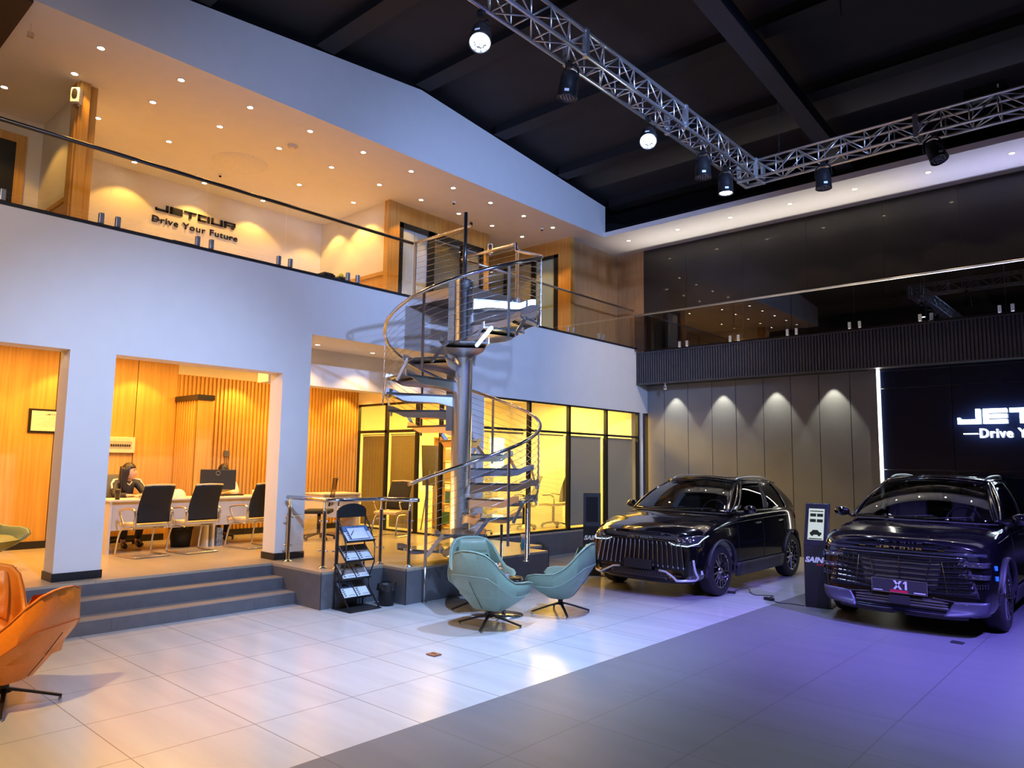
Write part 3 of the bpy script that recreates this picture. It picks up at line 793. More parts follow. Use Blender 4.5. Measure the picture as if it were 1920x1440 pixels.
def stage_lamp(x, y, lit, label, tilt=(0, 0), rz=0.0):
    t = thing('stage_lamp', label, 'stage light', (x, y, 5.46), 0, 'stage lamps on the truss')
    R = Euler((tilt[0], tilt[1], rz)).to_matrix()
    c = Vector((0, 0, -0.19))
    Rm = R.to_4x4()
    MB().lathe([(0.035, 0.13), (0.065, 0.12), (0.085, 0.05), (0.092, -0.02), (0.094, -0.115), (0.098, -0.12), (0.098, -0.13), (0.088, -0.13), (0.086, -0.115), (0.0, -0.112)], 24, c, Rm).build('housing', M_can, t)
    mb = MB()
    pts = [c+R @ Vector((0.104*math.cos(q), 0, 0.03+0.16*max(0, math.sin(q))**0.7)) for q in [PI*k/10 for k in range(11)]]
    mb.tube(pts, 0.006, 4, ry=0.014).build('yoke', M_can, t)
    MB().b2(-0.03, 0.03, -0.02, 0.02, -0.02, 0.035).tube([(0, 0, 0.0), (0, 0, 0.06)], 0.012, 8).build('clamp', M_can, t)
    mb = MB()
    for ring_, n in ((0, 1), (0.032, 6), (0.064, 12)):
        for k in range(n):
            q = 2*PI*k/n
            p = c+R @ Vector((ring_*math.cos(q), ring_*math.sin(q), -0.117))
            mb.ell(p, (0.0125, 0.0125, 0.008), 8, 5)
    mb.build('led_cluster', M_led if lit else M_ledoff, t)
    d = R @ Vector((0.55, -0.835, 0)); s = R @ Vector((0.835, 0.55, 0))
    Mx = frame_M(c+d*0.096+R @ Vector((0, 0, -0.085)), s, R @ Vector((0, 0, 1)))
    MB().prism([(-0.022, -0.012), (0.022, -0.012), (0.022, 0.014), (-0.022, 0.014)], 0.002, Mx).build('sticker', M_lbl, t)
    return t
stage_lamp(-4.06, 4.05, True, 'lit stage lamp on the truss nearest the top edge of the photo', (-0.42, -0.38))
stage_lamp(-3.99, 5.17, False, 'dark stage lamp on the truss between the two brightest lamps', (0, 0.15))
stage_lamp(-3.99, 6.60, True, 'lit stage lamp hanging midway along the long truss', (-0.62, -0.42))
stage_lamp(-3.93, 7.75, False, 'unlit stage lamp with sticker just left of the lit lamp by the truss corner', (0, 0))
stage_lamp(-3.95, 8.40, True, 'lit stage lamp seen from the side next to the truss corner', (0, 0))
stage_lamp(-2.95, 9.02, False, 'unlit stage lamp upright on the short truss right of the corner', (0, 0))
stage_lamp(-1.72, 9.02, False, 'tilted unlit stage lamp farthest right on the short truss', (-0.15, -0.35))
pb = thing('power_box', 'small black power box on top of the short truss', 'power box', (-1.22, 9.1, 5.755))
MB().b2(-0.20, 0.20, -0.10, 0.10, 0, 0.13).build('case', M_can, pb, bevel=0.006)
MB().b2(0.12, 0.135, -0.104, -0.10, 0.05, 0.09).build('switch', M_lbl, pb)
for (x, y, L, n) in ((-2.55, 8.6, 0.45, 'left'), (-0.8, 9.9, 0.4, 'right'), (-1.9, 7.2, 0.25, 'middle')):
    t = MB().cyl((0, 0, -L), (0, 0, 0), 0.012, 8).cyl((0, 0, -0.02), (0, 0, 0), 0.03, 8).build('hanger_rod', M_black)
    t.location = (x, y, roofz(y)); tag(t, {'left': 'black hanger rod dropping from the roof above the short truss', 'right': 'black hanger rod from the roof near the right edge', 'middle': 'short black hanger rod from the roof beside the main beam'}[n], 'rod')

# ------------------------------------------------------------------ recessed downlights
M_trim = mat('downlight_trim', (0.85, 0.82, 0.75), 0.4)
M_dl = emis('downlight_lens', (1.0, 0.86, 0.66), 28)
M_dlc = emis('downlight_lens_soft', (1.0, 0.80, 0.52), 16)
def make_dl(lens):
    t = empty('recessed_downlight')
    MB().lathe([(0.036, 0.0), (0.038, -0.006), (0.048, -0.007), (0.052, 0.0)], 20).build('trim_ring', M_trim, t)
    MB().lathe([(0.036, -0.002), (0.0, -0.0035)], 20).build('lens', lens, t)
    return t
rows = {-8.93: [0.80, 1.73, 2.66, 3.59, 4.52, 5.45, 6.39, 7.35, 8.30, 9.24, 10.17, 11.07], -9.80: [2.65, 3.59, 4.52, 5.46, 6.40, 7.37, 8.32, 9.27, 10.20, 11.12],
        -10.87: [2.16, 3.27, 4.25, 5.35, 6.47, 7.60], -12.08: [4.21, 5.36, 6.46]}
ordn = ['first', 'second', 'third', 'fourth', 'fifth', 'sixth', 'seventh', 'eighth', 'ninth', 'tenth', 'eleventh', 'twelfth']
rown = {-8.93: 'the row along the open edge', -9.80: 'the second row from the edge', -10.87: 'the third row from the edge', -12.08: 'the row nearest the lettered wall'}
proto = None
for x, ys in rows.items():
    vis = [y for y in ys if y > 1.9]
    for i, y in enumerate(vis):
        o = make_dl(M_dl) if proto is None else copy_tree(proto)
        if proto is None: proto = o
        o.location = (x, y, ZC)
        tag(o, 'gallery ceiling downlight, %s from left in %s' % (ordn[i], rown[x]), 'downlight', 'downlights in the gallery ceiling')
        near = x in (-8.93, -9.80)
        spot((x, y, ZC-0.02), (x, y, 0), 22 if near else 27, (1.0, 0.50, 0.09), 100 if near else 104, 0.25, 0.03, 'downlight_beam')
spot((-10.35, 10.0, ZC-0.02), (-10.25, 9.6, 5), 6, (1.0, 0.6, 0.2), 100, 0.4)
for x in (-11.1, -11.9):
    spot((x, 7.6, ZC-0.02), (x, 7.75, ZS), 30, (1.0, 0.60, 0.16), 95, 0.3, 0.03, 'downlight_beam')
proto = None
for i, x in enumerate((-8.23, -7.06, -5.93, -4.78, -3.67, -2.55, -1.43)):
    o = make_dl(M_dlc) if proto is None else copy_tree(proto)
    if proto is None: proto = o
    o.location = (x, 12.78, ZC)
    tag(o, 'round downlight in the white soffit over the dark wall, %s from the left' % ordn[i], 'downlight', 'downlights in the white far soffit')
    spot((x, 12.78, ZC-0.02), (x, 12.9, 0), 12, (1.0, 0.72, 0.42), 90, 0.4, 0.03, 'downlight_beam')
# wall washers hidden behind the ribbed beam
for x in (-8.85, -7.785, -6.70, -5.59, -4.51):
    if x < -8.5: continue
    spot((x, 13.76, 3.425), (x, 13.84, 0), 34, (1.0, 0.95, 0.76), 66, 0.35, 0.02, 'wall_washer_beam')

# ------------------------------------------------------------------ small wall and ceiling devices
def speaker(loc, rz, label):
    t = thing('wall_speaker', label, 'speaker', loc, rz)
    MB().b2(-0.055, 0.055, -0.09, 0.0, 0, 0.20).build('case', mat('speaker_white', (0.72, 0.70, 0.66), 0.45), t, bevel=0.012)
    M = frame_M((0, -0.091, 0.115), (1, 0, 0), (0, 0, 1))
    MB().prism([(0.036*math.cos(q*PI/12), 0.066*math.copysign(abs(math.sin(q*PI/12))**0.7, math.sin(q*PI/12))) for q in range(24)], 0.004, M).build('grille', M_frame, t)
    MB().b2(-0.03, 0.03, -0.05, 0.0, -0.03, 0.0).cyl((0.01, -0.02, 0.2), (0.01, -0.02, 0.26), 0.004, 6).build('bracket', M_steel, t)
    return t
speaker((-9.96, 2.76, 6.12), 0.75, 'white wall speaker with black grille on the oak pier at the left')
speaker((-10.13, 10.50, 5.98), 0.75, 'white wall speaker with black grille at the end of the oak door wall')
t = thing('smoke_detector', 'flat round white smoke detector beside the gallery downlights', 'smoke detector', (-9.57, 5.55, ZC))
MB().lathe([(0.0, -0.035), (0.06, -0.033), (0.075, -0.018), (0.078, 0.0)], 24).build('body', mat('detector_white', (0.7, 0.62, 0.5), 0.5), t)
MB().lathe([(0.03, -0.040), (0.032, -0.034)], 16).build('sensor', M_trim, t)
t = thing('ceiling_cover', 'large round cover plate in the gallery ceiling above the dark lettering', 'cover plate', (-10.8, 5.35, ZC))
MB().lathe([(0.0, -0.006), (0.42, -0.006), (0.43, 0.004)], 40).build('plate', mat('cover_cream', (0.80, 0.80, 0.79), 0.6), t)
for (x, y, lb) in ((-11.5, 5.36, 'tiny dark sensor on the gallery ceiling above the sign'), (-9.42, 8.78, 'tiny dark sensor on the gallery ceiling over the stair'), (-9.14, 10.98, 'small dark dome camera near the far end of the gallery ceiling')):
    t = thing('ceiling_sensor', lb, 'sensor', (x, y, ZC))
    MB().lathe([(0.035, 0.0), (0.035, -0.02), (0.03, -0.025)], 14).build('base', M_trim, t)
    MB().ell((0, 0, -0.03), (0.024, 0.024, 0.022), 10, 6).build('dome', M_black, t)
t = thing('security_camera', 'small white security camera under the left end of the ribbed beam', 'camera', (-7.84, 13.58, 3.42))
MB().lathe([(0.03, 0.0), (0.03, -0.012), (0.012, -0.018), (0.012, -0.05)], 14).build('mount', M_trim, t)
MB().lathe([(0.0, 0.05), (0.028, 0.04), (0.032, -0.03), (0.028, -0.045), (0, -0.05)], 16, (0, 0, -0.09)).build('body', M_trim, t)
MB().lathe([(0.016, 0), (0.016, 0.006), (0, 0.006)], 12, (0.012, -0.03, -0.09), Euler((PI/2, 0, 0)).to_matrix().to_4x4()).build('lens', M_black, t)
t = thing('light_fitting', 'small upright lamp fitting on the gallery ceiling at the top left', 'light fitting', (-9.0, 1.98, ZC-0.16))
MB().b2(-0.015, 0.015, -0.03, 0.03, 0, 0.06).b2(-0.002, 0.002, -0.002, 0.002, 0.05, 0.16).build('body', mat('fitting_chrome', (0.7, 0.6, 0.5), 0.2, 0.8), t)
# downlights added in the soffit of the third opening to brighten its underside
proto = None
for i, y in enumerate((5.9, 6.9, 7.9)):
    o = make_dl(M_dlc) if proto is None else copy_tree(proto)
    if proto is None: proto = o
    o.location = (-9.2, y, 3.388)
    tag(o, 'added round downlight in the soffit of the opening behind the stair, %s from the left' % ordn[i], 'downlight', 'added downlights in the opening soffit')
    spot((-9.2, y, 3.37), (-9.2, y, 0), 22, (1.0, 0.62, 0.25), 110, 0.4, 0.03, 'downlight_beam')
# ------------------------------------------------------------------ signs
def sign(name, label, origin, ex, ey, width, m, depth, tag_m, tsize, ysc=1.0, tsx=1.16, bl=-0.145, d0=-0.03, d1=0.91, dl=0.11):
    t = thing(name, label, 'sign', origin)
    ex = Vector(ex); ey = Vector(ey)
    M = frame_M((0, 0, 0), ex, ey)
    for ch, bars in wide_letters(width):
        mb = MB()
        for a, b, c, d in bars:
            mb.prism([(a, b*ysc), (c, b*ysc), (c, d*ysc), (a, d*ysc)], depth, M)
        mb.build('letter', m, t)
    ww = width
    bl = bl*ww
    text_mesh('tagline', 'Drive Your Future', tsize, depth, tag_m, t, M @ Matrix.Translation((ww/2, bl, depth/2)), align='CENTER', spacing=1.12, bold=tsize*0.012, sx=tsx)
    for s in (0, 1):
        x = d0*ww if s == 0 else d1*ww
        MB().prism([(x, bl+tsize*0.26), (x+dl*ww, bl+tsize*0.26), (x+dl*ww, bl+tsize*0.34), (x, bl+tsize*0.34)], depth, M).build('dash', tag_m, t)
    return t
sign('wall_sign', 'black lettered sign on the yellow-lit gallery wall', (XG+0.005, 4.72, 5.98-0.11), (0, 1, 0), (0, 0, 1), 1.42, M_frame, 0.02, M_frame, 0.155)
sign('illuminated_sign', 'glowing white lettered sign on the black logo wall', (-2.50, 13.79, 2.42), (1, 0, 0), (0, 0, 1), 2.12, emis('sign_glow', (0.72, 0.88, 1.0), 5), 0.03, emis('sign_glow_small', (0.80, 0.92, 1.0), 4), 0.21, 1.36, 0.86, -0.105, 0.035, 0.87, 0.095)
# move the big sign's face outward from the wall
for o in bpy.data.objects:
    if o.name.startswith('illuminated_sign'): o.location.y = 13.77
# certificate and fuse box on the ground-floor oak wall
t = thing('framed_certificate', 'black framed white certificate on the oak wall behind the left column', 'picture', (XB, 2.96, 2.02))
MB().b2(0, 0.02, 0, 0.52, 0, 0.34).build('frame', M_frame, t, bevel=0.004)
MB().b2(0.02, 0.023, 0.035, 0.485, 0.03, 0.31).build('paper', mat('paper_white', (0.75, 0.72, 0.70), 0.6), t)
Mx = frame_M((0.0235, 0.20, 0.255), (0, 1, 0), (0, 0, 1))
mb = MB()
for ch, bars in wide_letters(0.21):
    for a, b, c, d in bars: mb.prism([(a, b), (c, b), (c, d), (a, d)], 0.0006, Mx)
mb.build('letterhead', M_frame, t)
mb = MB()
for i, (y0, y1) in enumerate(((0.2, 0.40), (0.10, 0.42), (0.22, 0.40), (0.16, 0.42), (0.14, 0.42), (0.12, 0.42), (0.15, 0.40))): mb.b2(0.0232, 0.0238, y0, y1, 0.225-i*0.022, 0.228-i*0.022)
mb.build('text_lines', mat('grey_print', (0.3, 0.3, 0.32), 0.6), t)
t = thing('fuse_box', 'cream wall fuse box with a strip of breakers on the oak wall', 'fuse box', (XB, 3.96, 1.76))
MB().b2(0, 0.05, 0, 0.42, 0, 0.24).build('case', mat('fuse_cream', (0.66, 0.58, 0.50), 0.45), t, bevel=0.008)
MB().b2(0.05, 0.055, 0.05, 0.37, 0.07, 0.18).build('window', mat('fuse_grey', (0.42, 0.38, 0.36), 0.2), t)
mb = MB()
for i in range(9): mb.b2(0.055, 0.066, 0.07+i*0.032, 0.09+i*0.032, 0.10, 0.13)
mb.build('breakers', M_black, t)
t = thing('wall_socket', 'small grey wall box with a cable on the oak battens', 'socket', (XB+0.022, 5.80, 1.73))
MB().b2(0, 0.025, 0, 0.10, 0, 0.10).build('plate', mat('socket_grey', (0.10, 0.09, 0.08), 0.5), t, bevel=0.004)
MB().tube([(0.02, 0.05, 0.0), (0.02, 0.05, -0.06), (0.02, 0.06, -0.30), (0.02, 0.05, -0.6)], 0.005, 6).build('cable', M_black, t)
# ------------------------------------------------------------------ lounge chairs
def lounge_chair(leather, seam, inner, label, loc, rz, cat='armchair', group=None, tufted=False, legs=4, lrot=0.6, sc=1.0):
    """facing local +y"""
    t = thing('lounge_chair', label, cat, loc, rz, group)
    # rim: (x, y, z) from back centre to the arm's front
    rim = [(0.0, -0.375, 0.795), (0.10, -0.375, 0.79), (0.20, -0.355, 0.765), (0.265, -0.30, 0.70), (0.30, -0.225, 0.61), (0.325, -0.14, 0.53), (0.345, -0.04, 0.475), (0.355, 0.08, 0.462), (0.355, 0.19, 0.46), (0.345, 0.275, 0.44), (0.315, 0.32, 0.385)]
    mid = [(0.0, -0.385, 0.56), (0.11, -0.385, 0.56), (0.22, -0.35, 0.55), (0.295, -0.275, 0.48), (0.325, -0.20, 0.42), (0.345, -0.12, 0.37), (0.355, -0.03, 0.34), (0.36, 0.08, 0.335), (0.355, 0.17, 0.34), (0.335, 0.24, 0.345), (0.30, 0.285, 0.345)]
    low = [(0.0, -0.13, 0.185), (0.05, -0.13, 0.185), (0.10, -0.12, 0.185), (0.14, -0.10, 0.185), (0.16, -0.07, 0.185), (0.17, -0.03, 0.185), (0.175, 0.01, 0.187), (0.18, 0.05, 0.19), (0.18, 0.09, 0.20), (0.17, 0.12, 0.215), (0.15, 0.15, 0.23)]
    def full(c): return [(-x, y, z) for x, y, z in c[:0:-1]]+c
    R, Mi, Lo = full(rim), full(mid), full(low)
    n = len(R)
    Cn = Vector((0, 0.0, 0.45))
    def inset(p, d, dz=0):
        p = Vector(p); h = Vector((p.x, p.y-0.05, 0)); h = h.normalized() if h.length > 0 else h
        return p-h*d+Vector((0, 0, dz))
    seatz = 0.335
    inn = [inset(p, 0.035, 0.004) for p in R]
    seatrim = []
    for p in Mi:
        q = inset(p, 0.085); q.z = seatz; q.y = max(q.y, -0.26)
        seatrim.append(q)
    rows = [Lo, [tuple((Vector(a)*0.45+Vector(b)*0.55)+Vector((0, 0, -0.012))) for a, b in zip(Lo, Mi)], Mi, [tuple(Vector(a)*0.5+Vector(b)*0.5) for a, b in zip(Mi, R)], R, [tuple((Vector(a)+Vector(b))/2+Vector((0, 0, 0.012))) for a, b in zip(R, inn)], inn,
            [tuple(a*0.5+b*0.5+Vector((0, -0.01, 0))) for a, b in zip(inn, seatrim)], seatrim]
    mb = MB(); vs = [v for r in rows for v in r]; fs = []
    for j in range(len(rows)-1):
        for i in range(n-1): fs.append((j*n+i, j*n+i+1, (j+1)*n+i+1, (j+1)*n+i))
    # bottom and seat pan, front apron
    fs.append(tuple(range(n-1, -1, -1)))
    k = (len(rows)-1)*n
    fs.append(tuple(k+i for i in range(n)))
    fs.append(tuple([j*n for j in range(len(rows))])[::-1]+tuple(j*n+n-1 for j in range(len(rows)))[::1])
    fs.pop()
    for j in range(len(rows)-1): pass
    # close the two arm fronts and the apron between them
    def col(c): return [j*n+c for j in range(len(rows))]
    a, b = col(0), col(n-1)
    fs.append(tuple(a)); fs.append(tuple(b[::-1]))
    fs.append((a[0], b[0], b[-1], a[-1]))
    mb.add(vs, fs, True)
    sh = mb.build('shell', leather, t, bevel=0)
    md = sh.modifiers.new('b', 'BEVEL'); md.width = 0.008; md.segments = 2; md.limit_method = 'ANGLE'; md.angle_limit = math.radians(50)
    # piping on the rim and the seams
    MB().tube([Vector(p)+Vector((0, 0, 0.006)) for p in R], 0.0055, 6).build('piping', seam, sh)
    MB().tube([inset(p, -0.002) for p in Mi], 0.003, 5).build('seam', seam, sh)
    MB().tube([(0.012, -0.372, 0.50), (0.012, -0.262, 0.345), (0.012, -0.15, 0.205)], 0.003, 5).build('zip_seam', M_frame, sh)
    # cushions
    def seat(u, v):
        x = (u*2-1); y = v*2-1
        k = (abs(x)**4+abs(y)**4)
        return Vector((x*0.25*(1-0.22*max(0, -y)**1.5), 0.035+y*0.25*(1-0.10*x*x), seatz+0.062*max(0, 1-k)**0.5+0.004*math.sin(u*14)*max(0, 1-k)))
    MB().patch(seat, 16, 16).build('seat_cushion', inner, t)
    def back(u, v):
        x = u*2-1; k = max(0, 1-abs(x)**4)*max(0, 1-abs(v*2-1)**6)
        wv = 0.205-0.045*v**3
        z = seatz+0.03+v*0.41
        y = -0.205-0.105*v
        q = 0.05*k**0.5
        if tufted:
            q += 0.012*(math.sin(u*PI*4+v*5)*math.sin(v*PI*5))*k
        else:
            q -= 0.014*math.exp(-((v-0.62)/0.03)**2)*k
        return Vector((x*wv, y+q-0.045*abs(x)**2*-1, z))
    MB().patch(back, 24, 24).build('back_cushion', inner, t)
    # base
    MB().lathe([(0.045, 0.10), (0.028, 0.105), (0.028, 0.15), (0.05, 0.17), (0.06, 0.19)], 16).build('column', M_frame, t)
    for i in range(legs):
        a = lrot+2*PI*i/legs; e = Vector((math.cos(a), math.sin(a), 0))
        g = MB().tube([e*0.0+Vector((0, 0, 0.125)), e*0.15+Vector((0, 0, 0.085)), e*0.34+Vector((0, 0, 0.028))], [0.024, 0.020, 0.015], 4, ry=0.013).build('leg', M_frame, t, bevel=0.003)
        MB().cyl(e*0.33, e*0.33+Vector((0, 0, 0.02)), 0.012, 8).build('glide', M_chrome, g)
    if sc != 1: t.scale = (sc, sc, sc)
    return t
M_sage = mat('sage_leather', (0.23, 0.33, 0.255), 0.42, var=0.05, scale=60, bump=0.15)
M_sagein = mat('sage_leather_inner', (0.25, 0.34, 0.25), 0.42, var=0.05, scale=60, bump=0.15)
M_sageseam = mat('sage_piping', (0.30, 0.42, 0.34), 0.4)
M_orange = mat('orange_leather', (0.80, 0.25, 0.022), 0.36, var=0.05, scale=50, bump=0.12)
M_orseam = mat('orange_piping', (0.42, 0.10, 0.012), 0.4)
M_olive = mat('olive_leather', (0.22, 0.24, 0.09), 0.42, var=0.05, scale=60, bump=0.15)
lounge_chair(M_sage, M_sageseam, M_sagein, 'sage green lounge chair seen from behind, nearest to the camera at the round table', (-5.32, 5.6, 0), 0.12, lrot=0.35)
lounge_chair(M_sage, M_sageseam, M_sagein, 'sage green lounge chair on the right of the round table, facing left', (-5.22, 6.66, 0), 1.92, lrot=0.55)
lounge_chair(M_sage, M_sageseam, M_sagein, 'sage green lounge chair behind the round table with its headrest facing the camera', (-6.01, 6.14, 0), -2.05, lrot=0.1)
lounge_chair(M_orange, M_orseam, M_orange, 'big orange leather lounge chair at the left edge seen from behind', (-5.97, 1.50, 0), 2.25, lrot=0.62, tufted=True)
lounge_chair(M_orange, M_orseam, M_orange, 'orange lounge chair with tufted backrest towards the camera at the left edge', (-7.05, 1.52, 0), -1.9, tufted=True)
lounge_chair(M_olive, M_olive, M_olive, 'olive green lounge chair on the raised platform behind the left column', (-9.75, 2.12, HP), -0.9, lrot=0.5)

# ------------------------------------------------------------------ round table and what stands on it
TX, TY = -5.60, 6.12
t = thing('coffee_table', 'round black glass coffee table between the sage green chairs', 'table', (TX, TY, 0))
MB().lathe([(0.0, 0.385), (0.215, 0.385), (0.22, 0.392), (0.215, 0.40), (0.0, 0.40)], 36).build('tabletop', mat('table_black_glass', (0.02, 0.022, 0.025), 0.06, coat=1), t)
MB().lathe([(0.025, 0.012), (0.025, 0.385)], 14).build('pedestal', M_chrome, t)
MB().lathe([(0.22, 0.0), (0.22, 0.01), (0.03, 0.018), (0.0, 0.018)], 32).build('foot_plate', M_chrome, t)
t = thing('flower_arrangement', 'small bunch of orange and white flowers on the coffee table', 'flowers', (TX+0.0, TY-0.12, 0.40))
MB().lathe([(0.035, 0), (0.045, 0.04), (0.035, 0.08), (0.03, 0.085)], 14).build('pot', mat('flower_pot', (0.55, 0.4, 0.3), 0.3), t)
mo, mw = MB(), MB()
for i in range(26):
    a = random.uniform(0, 2*PI); r = random.uniform(0, 0.06); z = 0.10+random.uniform(0, 0.07)
    (mo if i % 2 else mw).ell((r*math.cos(a), r*math.sin(a), z), (0.017, 0.017, 0.014), 7, 5)
mo.build('orange_blossoms', mat('petal_orange', (0.75, 0.30, 0.10), 0.6), t); mw.build('white_blossoms', mat('petal_white', (0.75, 0.72, 0.85), 0.6), t)
t = thing('glass_jar', 'small clear glass jar beside the flowers on the coffee table', 'jar', (TX+0.13, TY-0.10, 0.40))
MB().lathe([(0.026, 0.0), (0.028, 0.02), (0.026, 0.07), (0.02, 0.08)], 14).build('body', mat('jar_glassy', (0.5, 0.48, 0.5), 0.05, 0.3, coat=1), t)
MB().lathe([(0.021, 0.08), (0.021, 0.095), (0, 0.097)], 14).build('lid', M_chrome, t)
t = thing('serving_tray', 'round brown tray with golden rim on the coffee table', 'tray', (TX+0.075, TY+0.07, 0.40))
MB().lathe([(0.0, 0.004), (0.09, 0.004), (0.10, 0.018), (0.105, 0.018), (0.092, 0.0)], 28).build('dish', mat('tray_brown', (0.16, 0.10, 0.05), 0.2, 0.4), t)
mb = MB()
for i in range(12):
    a = random.uniform(0, 2*PI); r = random.uniform(0, 0.07); mb.ell((r*math.cos(a), r*math.sin(a), 0.014), (0.018, 0.012, 0.008), 7, 5)
mb.build('sweets', mat('sweets_gold', (0.45, 0.28, 0.08), 0.25, 0.5), t)

# ------------------------------------------------------------------ brochure stand, bin, small things on the floor
RX, RY, RZ = -7.02, 5.17, math.radians(90)
t = thing('brochure_stand', 'tall black metal brochure stand with arched header in front of the platform', 'stand', (RX, RY, 0), RZ)
hw = 0.20
MB().prism([(-hw, 0), (hw, 0), (hw, 0.07)]+[(hw*math.cos(q*PI/14), 0.07+0.09*math.sin(q*PI/14)) for q in range(1, 14)]+[(-hw, 0.07)], 0.012, frame_M((0, 0.17, 1.03), (1, 0, 0), (0, 0, 1))).build('header', M_black, t)
for s in (-1, 1):
    MB().tube([(s*hw, 0.17, 0.0), (s*hw, 0.17, 0.6), (s*hw, 0.17, 1.12)], 0.009, 6).build('rear_post', M_black, t)
    MB().tube([(s*hw, 0.16, 1.03), (s*hw, 0.08, 0.92), (s*hw, -0.03, 0.72), (s*hw, -0.03, 0.52), (s*hw, 0.07, 0.32), (s*hw, 0.06, 0.22), (s*hw, -0.16, 0.0)], 0.009, 6).build('side_rail', M_black, t)
MB().b2(-hw-0.02, hw+0.02, -0.17, 0.185, 0.0, 0.012).build('base_plate', M_black, t)
shelf_z = [(0.76, -0.03), (0.54, -0.02), (0.33, 0.03), (0.12, 0.0)]
for (z, yo_) in shelf_z:
    R = Euler((0.75, 0, 0)).to_matrix()
    mb = MB().box((0, yo_+0.085, z+0.085), (hw*2, 0.245, 0.005), R).box((0, yo_-0.005, z+0.008), (hw*2, 0.006, 0.03), R)
    mb.build('shelf', M_black, t)
M_pap = mat('brochure_paper', (0.62, 0.66, 0.74), 0.45)
M_ph1 = mat('brochure_photo_dark', (0.05, 0.045, 0.05), 0.35, var=0.6, scale=40)
M_ph2 = mat('brochure_photo_tan', (0.30, 0.25, 0.20), 0.35, var=0.5, scale=40)
M_ph3 = mat('brochure_photo_blue', (0.10, 0.18, 0.35), 0.35, var=0.5, scale=40)
M_ink = mat('brochure_ink', (0.03, 0.03, 0.035), 0.5)
def brochure(sx, si, w, h, photo, label, name='brochure', cat='brochure', clip=False):
    z, yo_ = shelf_z[si]
    b = thing(name, label, cat, (0, 0, 0), 0)
    b.matrix_world = Matrix.Translation((RX, RY, 0)) @ Matrix.Rotation(RZ, 4, 'Z') @ Matrix.Translation((sx, yo_+0.004, z+0.016)) @ Matrix.Rotation(0.75, 4, 'X')
    MB().b2(-w/2, w/2, 0.0, h, 0.0, 0.008).build('pages', M_pap, b)
    MB().b2(-w/2, w/2, h*0.60, h, 0.008, 0.0095).build('cover_photo', photo, b)
    mb = MB()
    for k in range(4): mb.b2(-w*0.42, -w*0.24, h*(0.08+k*0.13), h*(0.08+k*0.13)+0.014, 0.008, 0.0092)
    for k in range(5): mb.b2(-w*0.05+k*w*0.10, -w*0.05+k*w*0.10+w*0.055, h*0.10, h*0.10+0.009, 0.008, 0.0092)
    # a little side view of a car on the picture
    mb.prism([(-w*0.3, 0), (w*0.3, 0), (w*0.3, 0.02), (w*0.16, 0.024), (w*0.06, 0.042), (-w*0.14, 0.042), (-w*0.24, 0.022), (-w*0.3, 0.018)], 0.0012, Matrix.Translation((0, h*0.68, 0.0095)))
    mb.build('printing', M_ink, b)
    return b
for (sx, si, ph, lb) in ((-0.095, 1, M_ph1, 'dark-covered brochure at the left of the second shelf of the black stand'), (0.095, 1, M_ph1, 'dark-covered brochure at the right of the second shelf of the black stand'),
                         (-0.095, 2, M_ph2, 'tan-covered brochure at the left of the third shelf of the black stand'), (0.095, 2, M_ph2, 'tan-covered brochure at the right of the third shelf of the black stand'),
                         (-0.095, 3, M_ph3, 'blue car brochure at the bottom left of the black stand'), (0.095, 3, M_ph1, 'dark car brochure at the bottom right of the black stand')):
    brochure(sx, si, 0.17, 0.215, ph, lb)
b = brochure(0.0, 0, 0.36, 0.215, M_ph3, 'wide blue car leaflet under the clipboard on the top shelf')
cb = thing('clipboard', 'white sheet on a clipboard with a pen on the top shelf of the stand', 'clipboard', (0, 0, 0))
cb.matrix_world = b.matrix_world @ Matrix.Translation((0, 0, 0.011))
MB().b2(-0.13, 0.13, 0.012, 0.185, 0, 0.003).build('board', mat('clip_blue', (0.05, 0.09, 0.25), 0.4), cb)
MB().b2(-0.12, 0.12, 0.018, 0.18, 0.003, 0.005).build('sheet', mat('sheet_white', (0.72, 0.74, 0.82), 0.5), cb)
MB().cyl((-0.11, 0.07, 0.012), (-0.05, 0.13, 0.012), 0.005, 8).build('pen', M_ink, cb)
t = thing('waste_bin', 'small black waste bin with a plastic bag beside the brochure stand', 'bin', (-6.95, 5.54, 0))
MB().lathe([(0.085, 0.0), (0.105, 0.24), (0.11, 0.245), (0.10, 0.24), (0.082, 0.01), (0, 0.01)], 20).build('bucket', M_black, t)
mb = MB()
def bag(u, v):
    a = u*2*PI; r = 0.108+0.012*math.sin(a*5)*v+0.006*math.sin(a*11)
    return Vector((r*math.cos(a), r*math.sin(a), 0.255-0.075*v+0.012*math.sin(a*3)))
mb.patch(bag, 40, 4).build('bag_rim', mat('bin_bag', (0.02, 0.02, 0.022), 0.25, bump=0.6), t)
for (x, y, lb, c) in ((-4.9, 4.45, 'small reddish-brown cover plate on the light floor in front of the green chairs', (0.28, 0.12, 0.08)), (-1.62, 8.35, 'small dark cover plate on the grey floor in front of the right car', (0.05, 0.05, 0.06))):
    t = thing('floor_socket', lb, 'floor socket', (x, y, 0.0))
    MB().b2(-0.055, 0.055, -0.045, 0.045, 0, 0.012).build('cover', mat('plate'+str(c[0]), c, 0.4, 0.4), t, bevel=0.003)
    MB().b2(-0.03, 0.03, -0.004, 0.004, 0.012, 0.014).build('slot', M_black, t)
t = thing('spray_bottle', 'blue spray bottle with white trigger on the dark plinth under the stair', 'bottle', (-7.13, 8.20, HP))
MB().lathe([(0.035, 0.0), (0.038, 0.01), (0.038, 0.10), (0.018, 0.15), (0.014, 0.165)], 16).build('body', mat('bottle_blue', (0.03, 0.35, 0.65), 0.15, coat=0.6), t)
